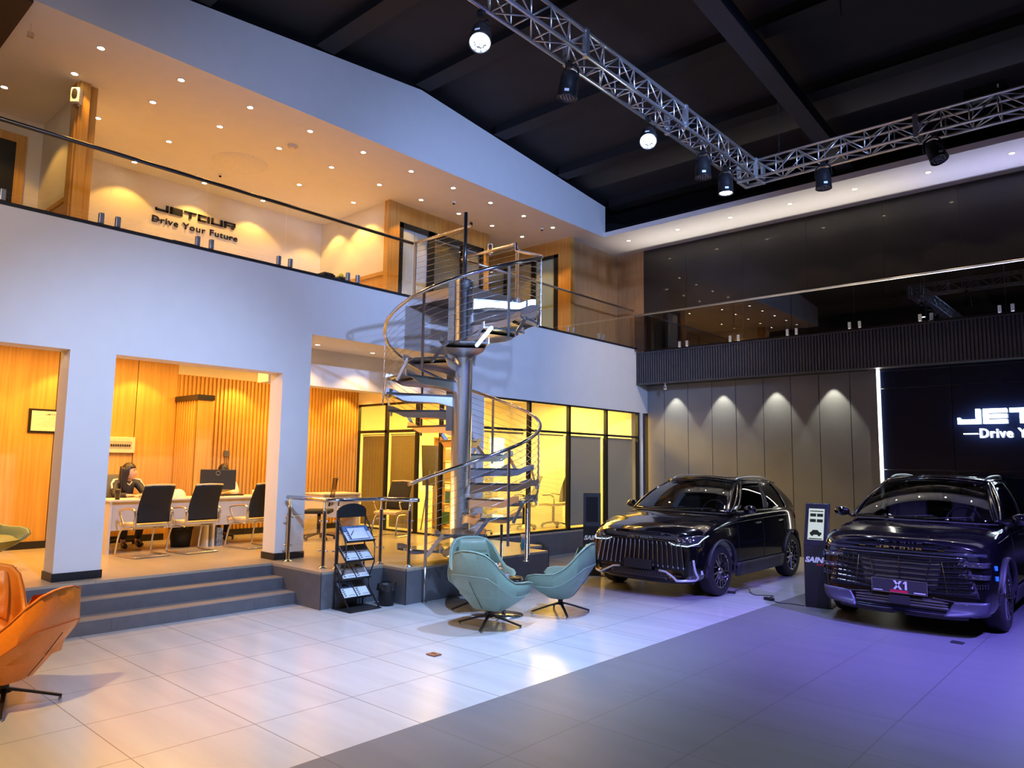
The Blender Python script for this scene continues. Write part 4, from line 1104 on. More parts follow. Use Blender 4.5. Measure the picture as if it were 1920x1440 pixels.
MB().lathe([(0.017, 0.165), (0.017, 0.185), (0.012, 0.19)], 12).b2(-0.045, 0.02, -0.011, 0.011, 0.19, 0.222).tube([(-0.03, 0, 0.19), (-0.038, 0, 0.165), (-0.03, 0, 0.145)], 0.005, 6).build('trigger', M_lbl, t)
MB().b2(-0.040, -0.02, -0.025, 0.025, 0.03, 0.08).build('label', M_black, t)

# ------------------------------------------------------------------ cable with adapter beside the left car
t = thing('power_cable', 'thin black cable lying on the floor between the left car and the totem', 'cable', (-4.1, 9.3, 0))
pts = [(-0.30, 0.02, 0.006), (-0.27, 0.22, 0.05), (-0.20, 0.30, 0.04), (-0.12, 0.20, 0.006), (-0.02, 0.10, 0.006), (0.06, 0.15, 0.006), (0.16, 0.22, 0.006), (0.19, 0.16, 0.006), (0.17, 0.02, 0.006), (0.20, -0.06, 0.01)]
def smooth(pts, n=6):
    P = [Vector(p) for p in pts]; out = []
    for i in range(len(P)-1):
        p0 = P[max(i-1, 0)]; p1 = P[i]; p2 = P[i+1]; p3 = P[min(i+2, len(P)-1)]
        for k in range(n):
            s = k/n; out.append(0.5*((2*p1)+(p2-p0)*s+(2*p0-5*p1+4*p2-p3)*s*s+(3*p1-p0-3*p2+p3)*s**3))
    out.append(P[-1]); return out
MB().tube(smooth(pts), 0.005, 6).build('lead', M_black, t)
MB().box((0.25, -0.10, 0.018), (0.13, 0.06, 0.034), (0, 0, -0.3)).build('adapter', M_black, t, bevel=0.006)
MB().tube(smooth([(0.31, -0.13, 0.012), (0.42, -0.20, 0.006), (0.56, -0.16, 0.006), (0.72, -0.17, 0.006)]), 0.005, 6).build('lead', M_black, t)
MB().box((-0.31, 0.02, 0.014), (0.10, 0.05, 0.026), (0, 0, 0.5)).build('plug_strip', M_black, t, bevel=0.004)

# ------------------------------------------------------------------ display totems
M_tot = mat('totem_black', (0.014, 0.014, 0.018), 0.38, coat=0.2)
def totem(loc, rz, label, lit, w=0.27, mirror=1, body=0.74):
    t = thing('display_totem', label, 'display stand', loc, rz)
    d = 0.13
    MB().b2(-w/2, w/2, -d/2, d/2, 0.0, body).build('body', M_tot, t, bevel=0.006)
    # leaning head
    hh = 0.50; lean = 0.12
    prof = [(-d/2, 0), (d/2, 0), (d/2+lean, hh), (d/2+lean-0.09, hh+0.0)]
    M = Matrix(((0, 0, 1, -w/2), (1, 0, 0, 0), (0, 1, 0, body), (0, 0, 0, 1)))
    MB().prism([(-d/2, 0), (d/2, 0), (d/2+lean, hh), (lean-0.02, hh)], w, M).build('head', M_tot, t, bevel=0.006)
    # screen on the sloping face
    fa = Vector((0, -d/2, body)); fb = Vector((0, lean-0.02, body+hh)); ey = (fb-fa).normalized()
    Ms = frame_M(fa, (1, 0, 0), ey)
    sw, s0, s1 = w*0.68, 0.07, 0.46
    def rect(x0, x1, y0, y1, z, m, nm, par, th=0.002):
        return MB().prism([(x0, y0), (x1, y0), (x1, y1), (x0, y1)], th, Ms @ Matrix.Translation((0, 0, z))).build(nm, m, par)
    sc = rect(-sw/2, sw/2, s0, s1, 0.001, emis('screen_lit', (0.75, 0.85, 0.88), 0.42) if lit else mat('screen_off', (0.03, 0.03, 0.035), 0.06, coat=1), 'screen', t)
    if lit:
        mk = emis('screen_dark', (0.05, 0.06, 0.06), 0.2)
        mb = MB()
        Mi = Ms @ Matrix.Translation((0, 0, 0.0035))
        for (x0, x1, y0, y1) in ((-0.40, -0.02, 0.74, 0.84), (0.04, 0.42, 0.74, 0.84), (-0.40, -0.02, 0.56, 0.66), (0.04, 0.42, 0.56, 0.66), (-0.42, 0.42, 0.90, 0.93), (-0.42, 0.42, 0.02, 0.05)):
            a, b = s0+(s1-s0)*y0, s0+(s1-s0)*y1
            mb.prism([(x0*sw, a), (x1*sw, a), (x1*sw, b), (x0*sw, b)], 0.001, Mi)
        c = s0+(s1-s0)*0.16
        mb.prism([(-0.36*sw, c), (0.36*sw, c), (0.37*sw, c+0.03), (0.22*sw, c+0.036), (0.12*sw, c+0.06), (-0.18*sw, c+0.06), (-0.28*sw, c+0.036), (-0.37*sw, c+0.026)], 0.001, Mi)
        for s in (-0.22, 0.22): mb.lathe([(0.017, 0), (0.017, 0.002), (0, 0.002)], 14, (0, 0, 0), Mi @ Matrix.Translation((s*sw, c, 0)))
        mb.build('screen_pictures', mk, sc)
        MB().b2(-0.012, 0.012, 0, 0.002, 0, 0).v
    Mt = frame_M((0.0, -d/2-0.001, body-0.20), (1, 0, 0), (0, 0, 1))
    text_mesh('lettering', 'SAIN', 0.088, 0.003, mat('letter_white', (0.80, 0.82, 0.85), 0.4, emit=(0.7, 0.75, 0.9), estr=0.05), t, Mt @ Matrix.Translation((-0.122, 0, 0)), shear=0.25, bold=0.0042, sx=1.08)
    text_mesh('sub_lettering', 'MOTORS', 0.022, 0.003, mat('letter_red', (0.75, 0.03, 0.03), 0.4), t, Mt @ Matrix.Translation((0.01, -0.034, 0)), shear=0.2, bold=0.001, sx=1.1)
    return t
totem((-6.62, 9.22, 0), 0.62, 'black display totem with dark screen left of the left car', False)
totem((-3.24, 9.20, 0), 0.10, 'black display totem with lit screen between the two cars', True)
for o in bpy.data.objects:
    if o.name == 'display_totem':
        MB().tube([(0.02, 0.08, 1.24), (0.08, 0.02, 1.27)], 0.002, 4).build('antenna_wire', M_steel, o)
        MB().b2(0.13, 0.26, -0.10, 0.10, 0.0, 0.012).build('base_plate', M_black, o)
    if o.name == 'display_totem.001':
        MB().b2(-0.10, 0.16, -0.02, 0.28, 0.0, 0.010).build('base_plate', M_black, o)
# ------------------------------------------------------------------ desks on the platform
M_desk = mat('desk_laminate', (0.66, 0.60, 0.50), 0.4, var=0.02)
def desk(label, x0, x1, y0, y1, modesty=True, split=None):
    t = thing('office_desk', label, 'desk', ((x0+x1)/2, (y0+y1)/2, HP)); cx, cy = (x0+x1)/2, (y0+y1)/2
    MB().b2(x0-cx-0.02, x1-cx+0.02, y0-cy-0.02, y1-cy+0.02, 0.685, 0.71).build('desktop', M_desk, t, bevel=0.003)
    for y in (y0, y1-0.03):
        MB().b2(x0-cx, x1-cx, y-cy, y+0.03-cy, 0, 0.685).build('side_panel', M_desk, t)
    MB().b2(x1-0.10-cx, x1-0.08-cx, y0+0.03-cy, y1-0.03-cy, 0.30, 0.685).build('modesty_panel', M_desk, t)
    return t
desk('long pale desk nearest the left column with a woman seated behind it', -10.95, -10.38, 3.62, 4.98)
desk('pale desk with the black monitor in front of the oak battens', -10.95, -10.38, 5.04, 6.45)
desk('pale desk end behind the brochure stand on the platform', -11.1, -10.55, 7.0, 7.75)
M_mesh = mat('black_mesh_fabric', (0.008, 0.008, 0.008), 0.75)
M_seatc = mat('cream_seat', (0.62, 0.50, 0.28), 0.5)
def visitor_chair(label, loc, rz):
    """cantilever office chair, facing local +y, back towards local -y"""
    t = thing('cantilever_chair', label, 'chair', loc, rz, None)
    w = 0.225
    def seat(u, v):
        x = (u*2-1)*w*0.98; y = -0.18+0.40*v
        return Vector((x, y, 0.405+0.012*math.sin(v*PI)-0.03*max(0, v-0.8)))
    MB().patch(seat, 8, 8).build('seat', M_seatc, t, solid=0.045, bevel=0.008)
    def back(u, v):
        x = (u*2-1)*(w-0.005-0.02*v); z = 0.44+0.48*v; y = -0.20-0.02*math.sin(v*PI)*0-0.10*v+0.03*math.sin(v*PI*1.3)
        return Vector((x, y-0.02*(1-(u*2-1)**2), z))
    MB().patch(back, 10, 12).build('backrest', M_mesh, t, solid=0.018)
    MB().tube([back(0, 1), back(0.5, 1)+Vector((0, -0.004, 0.008)), back(1, 1)], 0.014, 8).build('top_rail', M_seatc, t)
    for s in (-1, 1):
        mb = MB().tube(smooth([(s*(w+0.02), -0.20, 0.40), (s*(w+0.025), -0.22, 0.52), (s*(w+0.025), -0.20, 0.60), (s*(w+0.025), -0.10, 0.62), (s*(w+0.025), 0.10, 0.60), (s*(w+0.025), 0.16, 0.56), (s*(w+0.02), 0.06, 0.40)]), 0.013, 8)
        mb.build('armrest', M_chrome, t)
        MB().box((s*(w+0.012), -0.205, 0.47), (0.02, 0.05, 0.16)).build('side_bracket', M_mirror, t, bevel=0.006)
    MB().tube(smooth([(-w+0.02, -0.12, 0.36), (-w+0.02, 0.10, 0.36), (-w, 0.18, 0.30), (-w-0.01, 0.24, 0.06), (-w-0.01, 0.22, 0.014), (-w, 0.10, 0.013), (-w, -0.22, 0.013), (-w+0.05, -0.25, 0.013), (w-0.05, -0.25, 0.013), (w, -0.22, 0.013), (w, 0.10, 0.013), (w+0.01, 0.22, 0.014), (w+0.01, 0.24, 0.06), (w, 0.18, 0.30), (w-0.02, 0.10, 0.36), (w-0.02, -0.12, 0.36)]), 0.0125, 8).build('cantilever_frame', M_chrome, t)
    return t
visitor_chair('left of the two black-backed chairs standing side by side at the desks', (-10.0, 3.93, HP), PI/2+0.12)
visitor_chair('right of the two black-backed chairs standing side by side at the desks', (-10.0, 4.58, HP), PI/2+0.12)
visitor_chair('black-backed cantilever chair half hidden by the second column', (-10.0, 5.42, HP), PI/2+0.2)
visitor_chair('black-backed cantilever chair beyond the platform railing', (-9.85, 7.9, HP), PI+0.35)
t = thing('mesh_chair', 'swivel chair with framed mesh back behind the brochure stand', 'chair', (-10.1, 6.85, HP), 2.4)
MB().tube([(-0.2, 0, 0.55), (-0.21, -0.06, 0.98), (0.21, -0.06, 0.98), (0.2, 0, 0.55)], 0.014, 8, closed=True).build('back_frame', M_frame, t)
MB().patch(lambda u, v: Vector(((u-0.5)*0.39, -0.06*v-0.01, 0.56+0.41*v)), 4, 4).build('back_mesh', glass('mesh_veil', (0.45, 0.33, 0.18), 0.3), t)
MB().b2(-0.22, 0.22, -0.02, 0.40, 0.42, 0.48).build('seat', M_mesh, t, bevel=0.02)
MB().cyl((0, 0.18, 0.1), (0, 0.18, 0.42), 0.03, 10).build('gas_lift', M_frame, t)
for i in range(5):
    a = i*2*PI/5; e = Vector((math.cos(a), math.sin(a), 0)); c = Vector((0, 0.18, 0))
    g = MB().tube([c+Vector((0, 0, 0.10)), c+e*0.26+Vector((0, 0, 0.055))], 0.016, 6).build('leg', M_frame, t)
    MB().cyl(c+e*0.26+Vector((-0.012, 0, 0.026)), c+e*0.26+Vector((0.012, 0, 0.026)), 0.026, 12).build('castor', M_black, g)
def office_chair(label, loc, rz):
    t = thing('office_chair', label, 'chair', loc, rz)
    def back(u, v): return Vector(((u-0.5)*(0.40-0.05*v), -0.20-0.13*v+0.03*math.sin(v*PI), 0.50+0.52*v))
    MB().patch(back, 8, 10).build('backrest', mat('chair_grey', (0.07, 0.07, 0.06), 0.6), t, solid=0.03, bevel=0.008)
    MB().b2(-0.22, 0.22, -0.20, 0.24, 0.42, 0.48).build('seat', mat('chair_seat_yellow', (0.55, 0.45, 0.2), 0.6), t, bevel=0.02)
    for s in (-1, 1): MB().tube(smooth([(s*0.24, -0.1, 0.44), (s*0.26, -0.08, 0.62), (s*0.26, 0.14, 0.64)]), 0.014, 8).build('armrest', M_frame, t)
    MB().cyl((0, 0, 0.09), (0, 0, 0.42), 0.028, 10).build('gas_lift', M_frame, t)
    for i in range(5):
        a = i*2*PI/5; e = Vector((math.cos(a), math.sin(a), 0))
        g = MB().tube([(0, 0, 0.10), e*0.27+Vector((0, 0, 0.055))], 0.016, 6).build('leg', M_frame, t)
        MB().cyl(e*0.27+Vector((-0.012, 0, 0.026)), e*0.27+Vector((0.012, 0, 0.026)), 0.026, 12).build('castor', M_black, g)
    return t
office_chair('dark office chair with yellow seat behind the front office blind', (-9.35, 10.75, HP), 2.5)
office_chair('dark office chair partly hidden by the black window mullion', (-9.25, 11.55, HP), 1.9)
office_chair('black office chair in which the woman at the left desk sits', (-11.25, 4.12, HP), -PI/2)
t = thing('office_table', 'office table behind the glazing with low cabinet front', 'table', (-11.4, 11.2, HP))
MB().b2(-0.35, 0.35, -0.7, 0.7, 0.68, 0.71).build('tabletop', M_desk, t)
for y in (-0.68, 0.65): MB().b2(-0.33, 0.33, y, y+0.03, 0, 0.68).build('side_panel', M_desk, t)
t = thing('bookshelf', 'wooden bookshelf with boxes inside the office doorway', 'shelf', (-10.25, 9.6, HP))
mb = MB()
for x in (-0.30, 0.28): mb.b2(x, x+0.02, -0.15, 0.15, 0, 1.75)
mb.build('side_panel', M_wood, t)
for z in (0.05, 0.45, 0.85, 1.25, 1.72): MB().b2(-0.28, 0.28, -0.15, 0.15, z, z+0.02).build('shelf_board', M_wood, t)
for (x, z, c, lb) in ((-0.12, 0.07, (0.05, 0.25, 0.1), 'green box on the lowest shelf of the bookshelf'), (0.12, 0.47, (0.05, 0.3, 0.35), 'teal box on the second shelf of the bookshelf'), (-0.1, 0.87, (0.6, 0.55, 0.45), 'pale box on the middle shelf of the bookshelf'), (0.1, 1.27, (0.65, 0.6, 0.5), 'white paper stack on the upper shelf of the bookshelf')):
    o = MB().b2(-0.10, 0.10, -0.12, 0.10, 0, 0.22).build('storage_box', mat('box'+str(z), c, 0.5), bevel=0.004); o.location = (-10.25+x, 9.6, HP+z+0.0205); tag(o, lb, 'box')
t = thing('flip_chart', 'pale flip chart easel leaning in the office doorway', 'easel', (-10.12, 9.05, HP), 0.5)
MB().box((0, 0, 1.2), (0.42, 0.02, 0.75), (0.12, 0, 0)).build('board', mat('easel_board', (0.42, 0.40, 0.30), 0.5), t)
for s in (-1, 1): MB().cyl((s*0.16, -0.12, 0.02), (s*0.05, 0, 1.1), 0.014, 8).build('leg', M_desk, t)
MB().cyl((0, 0.25, 0.02), (0, 0.02, 1.1), 0.014, 8).build('leg', M_desk, t)
MB().b2(-0.95, 0, 0, 0, 0, 0).v
wn = bpy.data.objects['window_office_rear']; wn.location = (-12.44, 13.25, 1.75)
MB().b2(0, 0.02, -0.33, 0.33, -0.35, 0.62).build('window_frame', M_white, wn)
MB().b2(0.02, 0.024, -0.26, 0.26, -0.30, 0.56).build('pane', emis('daylight_pane', (0.75, 1.0, 0.75), 2.2), wn)

# ------------------------------------------------------------------ things on and under the desks
DT = HP+0.71
def put(name, label, cat, loc, rz=0): return thing(name, label, cat, loc, rz)
t = put('computer_monitor', 'black computer monitor seen from behind on the right desk', 'monitor', (-10.72, 5.24, DT), 0.95)
MB().b2(-0.255, 0.255, -0.012, 0.018, 0.10, 0.40).build('housing', mat('monitor_black', (0.013, 0.013, 0.014), 0.4), t, bevel=0.006)
MB().tube([(0.03*math.cos(q*PI/10), 0.0, 0.345+0.03*math.sin(q*PI/10)) for q in range(20)], 0.0022, 5, closed=True).build('round_emblem', M_steel, t)
bpy.data.objects[-1 if False else t.children[-1].name].location = (0, -0.014, 0)
MB().b2(-0.03, 0.03, 0.0, 0.03, 0.0, 0.24).build('stand', M_frame, t)
MB().b2(-0.11, 0.11, -0.07, 0.09, 0, 0.012).build('foot', M_frame, t, bevel=0.004)
t = put('travel_mug', 'dark travel mug on the left desk beside the seated woman', 'mug', (-10.47, 3.74, DT))
MB().lathe([(0.028, 0), (0.036, 0.12), (0.038, 0.125), (0.034, 0.14), (0, 0.142)], 16).build('cup', M_frame, t)
MB().lathe([(0.0365, 0.118), (0.040, 0.122), (0.036, 0.142), (0, 0.144)], 16).build('lid', mat('mug_lid', (0.05, 0.045, 0.04), 0.3), t)
t = put('white_cap', 'white peaked cap lying on the desk between the two black chairs', 'cap', (-10.66, 4.62, DT), 0.3)
MB().patch(lambda u, v: Vector((0.10*math.cos(u*2*PI)*math.cos(v*PI/2), 0.12*math.sin(u*2*PI)*math.cos(v*PI/2), 0.12*math.sin(v*PI/2)**0.8)), 20, 8).build('crown', mat('cap_white', (0.70, 0.64, 0.48), 0.7), t)
MB().prism([(0.10*math.cos(q*PI/12), -0.09-0.08*math.sin(q*PI/12)) for q in range(13)], 0.008, Matrix.Translation((0, 0, 0.004))).build('peak', MATS['cap_white'], t)
t = put('tea_mug', 'yellowish mug on the right desk right of the monitor', 'mug', (-10.56, 5.76, DT))
MB().lathe([(0.032, 0), (0.036, 0.01), (0.038, 0.09), (0.034, 0.09), (0.032, 0.012), (0, 0.012)], 18).build('cup', mat('mug_cream', (0.72, 0.66, 0.35), 0.3), t)
MB().tube([(0.036+0.028*math.sin(q*PI/8), 0, 0.045-0.03*math.cos(q*PI/8)) for q in range(9)], 0.005, 6).build('handle', MATS['mug_cream'], t)
t = put('computer_mouse', 'small grey mouse on the left desk by the woman\'s hands', 'mouse', (-10.55, 4.08, DT))
MB().ell((0, 0, 0.008), (0.05, 0.03, 0.018), 12, 8).build('shell', mat('mouse_grey', (0.25, 0.23, 0.2), 0.4), t)
MB().b2(0.02, 0.045, -0.002, 0.002, 0.02, 0.024).build('wheel', M_black, t)
t = put('notebook', 'thin black notebook on the left desk behind the chairs', 'notebook', (-10.58, 4.33, DT), 0.2)
MB().b2(-0.10, 0.10, -0.07, 0.07, 0, 0.014).build('cover', M_frame, t)
MB().b2(-0.097, 0.097, -0.067, 0.072, 0.003, 0.011).build('pages', M_pap, t)
t = put('keyboard', 'black keyboard in front of the monitor on the right desk', 'keyboard', (-10.78, 5.50, DT), PI/2)
MB().b2(-0.17, 0.17, -0.06, 0.06, 0, 0.015).build('case', M_frame, t)
mb = MB()
for i in range(14):
    for j in range(4): mb.b2(-0.16+i*0.023, -0.141+i*0.023, -0.05+j*0.025, -0.03+j*0.025, 0.015, 0.020)
mb.build('keys', M_can, t)
t = put('waste_basket', 'black waste basket under the desks between the black chairs', 'bin', (-10.70, 4.72, HP))
MB().lathe([(0.13, 0), (0.16, 0.30), (0.15, 0.30), (0.12, 0.01), (0, 0.01)], 20).build('bucket', M_black, t)
MB().patch(lambda u, v: Vector(((0.158+0.008*math.sin(u*50))*math.cos(u*2*PI), (0.158+0.008*math.sin(u*50))*math.sin(u*2*PI), 0.31-0.06*v)), 36, 2).build('bag_rim', MATS['bin_bag'], t)
t = put('magazine_pile', 'blue-grey magazine stack standing under the right desk', 'magazines', (-10.52, 5.14, HP))
for i in range(3): MB().box((0, i*0.03, 0.13), (0.20, 0.024, 0.26)).build('magazine', mat('mag%d' % i, (0.25, 0.28, 0.30), 0.4, var=0.5, scale=25), t)
# machines standing on the gallery floor, seen over its edge
def printer(name, label, cat, loc, w, d, h, body, top, extra=None):
    t = thing(name, label, cat, loc)
    MB().b2(-w/2, w/2, -d/2, d/2, 0, h).build('body', body, t, bevel=0.01)
    MB().b2(-w/2+0.02, w/2-0.02, -d/2+0.02, d/2-0.02, h, h+0.02).build('lid', top, t, bevel=0.004)
    MB().b2(w/2, w/2+0.008, -d/2+0.03, d/2-0.03, h*0.4, h*0.6).build('front_panel', M_steel, t)
    return t
M_brown = mat('brown_case', (0.14, 0.09, 0.05), 0.4)
zf = ZS+0.021
printer('storage_case', 'brown box on the gallery floor behind the glass below the dark sign', 'box', (-8.98, 3.74, zf), 0.25, 0.32, 0.12, M_brown, M_frame)
printer('storage_case', 'small brown box on the gallery floor right of the sign', 'box', (-8.98, 4.98, zf), 0.16, 0.14, 0.10, M_brown, M_frame)
printer('storage_case', 'black equipment case on the gallery floor in front of the oak wainscot', 'box', (-9.05, 5.86, zf), 0.3, 0.2, 0.18, M_frame, M_can)
printer('storage_case', 'yellow-striped black case on the gallery floor by the glass joint', 'box', (-8.98, 6.09, zf), 0.25, 0.2, 0.16, M_frame, mat('case_yellow', (0.5, 0.38, 0.05), 0.4))
t = thing('yellow_ball', 'bright yellow ball on top of the black case on the gallery', 'ball', (-9.0, 6.12, zf+0.18))
MB().ell((0, 0, 0.04), (0.04, 0.04, 0.04), 14, 9).build('sphere', mat('yellow_bright', (0.8, 0.75, 0.03), 0.4), t)
MB().tube([(0.041*math.cos(q*PI/8), 0, 0.04+0.041*math.sin(q*PI/8)) for q in range(16)], 0.0015, 4, closed=True).build('seam', mat('seam_y', (0.5, 0.45, 0.05), 0.5), t)
# ------------------------------------------------------------------ people
M_skin = mat('skin', (0.62, 0.36, 0.24), 0.5, var=0.04)
M_hair = mat('dark_hair', (0.018, 0.011, 0.008), 0.42, var=0.4, scale=80, bump=0.5)
M_lip = mat('lips', (0.50, 0.16, 0.13), 0.4)
M_eye = mat('eye_dark', (0.02, 0.015, 0.012), 0.2)
def skin_mesh(name, nodes, m, parent, sub=1, root=0):
    """nodes: list of (point, radius, index of the node it grows from or None)"""
    me = bpy.data.meshes.new(name)
    me.from_pydata([tuple(n[0]) for n in nodes], [(i, n[2]) for i, n in enumerate(nodes) if n[2] is not None], [])
    o = bpy.data.objects.new(name, me); COL.objects.link(o)
    md = o.modifiers.new('skin', 'SKIN'); md.use_smooth_shade = True; md.branch_smoothing = 0.4
    for i, n in enumerate(nodes):
        sv = me.skin_vertices[0].data[i]; r = n[1]
        sv.radius = (r, r) if not isinstance(r, tuple) else r
        sv.use_root = (i == root)
    ms = o.modifiers.new('sub', 'SUBSURF'); ms.levels = sub; ms.render_levels = sub
    bake(o); o.data.materials.clear(); o.data.materials.append(m)
    for p in o.data.polygons: p.use_smooth = True
    if parent is not None: o.parent = parent
    return o
def head_mb(c, R):
    """sculpted head around c (its centre), R turns local -y (the face) to the world"""
    mb = MB()
    def f(u, v):
        a = u*2*PI; ph = -PI/2+PI*v
        x = 0.071*math.cos(ph)*math.sin(a); y = -0.090*math.cos(ph)*math.cos(a); z = 0.112*math.sin(ph)
        fr = max(0, math.cos(a))*math.cos(ph)          # towards the face
        if z < 0:
            x *= 1-0.28*(-z/0.112); y += 0.012*(-z/0.112) if y > 0 else -0.004
            if y > 0: y *= 1-0.35*(-z/0.112)
        y -= 0.024*math.exp(-(x/0.013)**2-((z+0.012)/0.022)**2)*(fr > 0)         # nose
        y -= 0.008*math.exp(-(x/0.020)**2-((z+0.052)/0.012)**2)*(fr > 0)         # mouth
        y -= 0.012*math.exp(-(x/0.022)**2-((z+0.092)/0.018)**2)*(fr > 0)         # chin
        for s in (-1, 1): y += 0.010*math.exp(-((x-s*0.030)/0.014)**2-((z-0.012)/0.010)**2)*(fr > 0)
        return R @ Vector((x, y, z))+c
    mb.patch(f, 36, 24)
    for s in (-1, 1):   # ears
        mb.ell(c+R @ Vector((s*0.070, 0.004, -0.008)), (0.010, 0.018, 0.028), 8, 6, R.to_euler())
    return mb
def person(label, loc, rz, head_turn, head_pitch, J, top_m, trouser_m, hair='long', extra=None):
    t = thing('person', label, 'person', loc, rz)
    nodes = []; idx = {}
    def add(k, p, r, par): idx[k] = len(nodes); nodes.append((Vector(p), r, idx[par] if par else None))
    add('pel', J['pelvis'], 0.115, None); add('belly', J['belly'], 0.10, 'pel'); add('chest', J['chest'], 0.105, 'belly'); add('nb', J['neckbase'], 0.052, 'chest'); add('nk', J['neck'], 0.042, 'nb')
    for s, n in ((-1, 'l'), (1, 'r')):
        q = lambda v: v
        add('sh'+n, J['shoulder'+n], 0.047, 'nb'); add('el'+n, J['elbow'+n], 0.036, 'sh'+n); add('wr'+n, J['wrist'+n], 0.022, 'el'+n)
        w_ = Vector(J['wrist'+n]); d = (w_-Vector(J['elbow'+n])).normalized()
        d = Vector(J['handdir'+n]) if 'handdir'+n in J else d
        side = d.cross(Vector((0, 0, 1))).normalized()*(1 if n == 'r' else -1)
        dn = Vector((0, 0, -1))
        add('pa'+n, w_+d*0.05, (0.026, 0.014), 'wr'+n)
        for k, (off, ln) in enumerate(((-0.024, 0.052), (-0.008, 0.064), (0.009, 0.068), (0.025, 0.060))):
            b = w_+d*0.080+side*off*-1
            add('f%d'%k+n, b, 0.0085, 'pa'+n)
            add('g%d'%k+n, b+d*ln*0.55+dn*0.008, 0.0078, 'f%d'%k+n); add('h%d'%k+n, b+d*ln*0.85+dn*0.026, 0.0068, 'g%d'%k+n)
        add('t0'+n, w_+d*0.035-side*-0.026*1, 0.010, 'pa'+n); add('t1'+n, w_+d*0.070+side*0.042, 0.0085, 't0'+n)
        add('hip'+n, J['hip'+n], 0.082, 'pel'); add('kn'+n, J['knee'+n], 0.055, 'hip'+n); add('an'+n, J['ankle'+n], 0.034, 'kn'+n); add('to'+n, J['toe'+n], 0.03, 'an'+n)
    body = skin_mesh('body', nodes, M_skin, t)
    hc = Vector(J['head']); R = Euler((head_pitch, 0, head_turn)).to_matrix()
    hm = head_mb(hc, R)
    bm = bmesh.new(); bm.from_mesh(body.data)
    tmp = bpy.data.meshes.new('t'); tmp.from_pydata(hm.v, [], hm.f); tmp.polygons.foreach_set('use_smooth', [True]*len(hm.f)); bm.from_mesh(tmp)
    bm.to_mesh(body.data); bm.free(); bpy.data.meshes.remove(tmp)
    # face details
    me_ = MB()
    for s in (-1, 1):
        me_.ell(hc+R @ Vector((s*0.029, -0.077, 0.012)), (0.011, 0.006, 0.005), 10, 6, R.to_euler())
        me_.tube([hc+R @ Vector((s*0.014, -0.088, 0.032)), hc+R @ Vector((s*0.030, -0.086, 0.037)), hc+R @ Vector((s*0.046, -0.074, 0.031))], 0.003, 5)
    me_.build('eyes', M_eye, body)
    MB().tube([hc+R @ Vector((-0.020, -0.084, -0.052)), hc+R @ Vector((0, -0.095, -0.050)), hc+R @ Vector((0.020, -0.084, -0.052))], [0.003, 0.006, 0.003], 6).build('mouth', M_lip, body)
    # hair
    mb = MB()
    def hf(u, v):
        a = u*2*PI; ph = PI/2-PI*v*0.98
        k = 1.0
        x = 0.083*math.cos(ph)*math.sin(a); y = -0.099*math.cos(ph)*math.cos(a)+0.006; z = 0.122*math.sin(ph)+0.004
        face = max(0, math.cos(a))
        lim = 0.055-0.0*face
        if face > 0.35 and z < lim:      # hairline: pull the hair back off the face
            q = min(1, (lim-z)/0.05)*min(1, (face-0.35)/0.3); y += 0.10*q*face; z = max(z, -0.05)
        w_ = 0.0025*math.sin(a*17+ph*3)
        return hc+R @ Vector((x*(1+w_*8), y*(1+w_*8), z))
    mb.patch(hf, 48, 22)
    if hair == 'long':
        def lf(u, v):
            a = -2.1+4.2*u; r = 0.070+0.028*v**0.35
            x = r*math.sin(a)*(1-0.12*v); y = 0.02+0.07*math.cos(a)*(1-0.1*v)
            wv = 0.006*math.sin(u*40+v*6)
            return hc+R @ Vector((x+wv, y+wv, 0.065-0.36*v+0.02*math.sin(u*9)*v-0.03*abs(u*2-1)**3*(1-v)))
        for s in (0, 1):
            mb.patch((lambda u, v, s=s: lf(u, v)+R @ Vector((0, 0.0+0.03*s, 0))), 30, 12)
    else:
        mb.ell(hc+R @ Vector((0, 0.10, 0.03)), (0.045, 0.04, 0.045), 12, 8)
    mb.build('hair', M_hair, body, solid=0.006)
    # clothes
    up_ = [(J['pelvis'], 0.128, None), (J['belly'], 0.118, 0), (J['chest'], 0.124, 1), (J['neckbase'], 0.068, 2)]
    for n in ('l', 'r'):
        b = len(up_)
        wv = Vector(J['wrist'+n]); ev = Vector(J['elbow'+n])
        up_ += [(J['shoulder'+n], 0.066, 3), (J['elbow'+n], 0.052, b), (wv+(ev-wv)*0.05, 0.038, b+1)]
    jk = skin_mesh('jacket', up_, top_m, body)
    if extra: extra(jk, J)
    lg = [(J['pelvis'], 0.122, None)]
    for n in ('l', 'r'):
        b = len(lg); an = Vector(J['ankle'+n]); kn = Vector(J['knee'+n])
        lg += [(J['hip'+n], 0.092, 0), (J['knee'+n], 0.066, b), (an+(kn-an)*0.08, 0.05, b+1)]
    skin_mesh('trousers', lg, trouser_m, body)
    for n in ('l', 'r'):
        an = Vector(J['ankle'+n]); to = Vector(J['toe'+n])
        skin_mesh('shoe', [(an+Vector((0, 0, -0.01)), 0.045, None), ((an+to)/2+Vector((0, 0, 0.0)), 0.042, 0), (to, 0.034, 1)], M_frame, body)
    return t
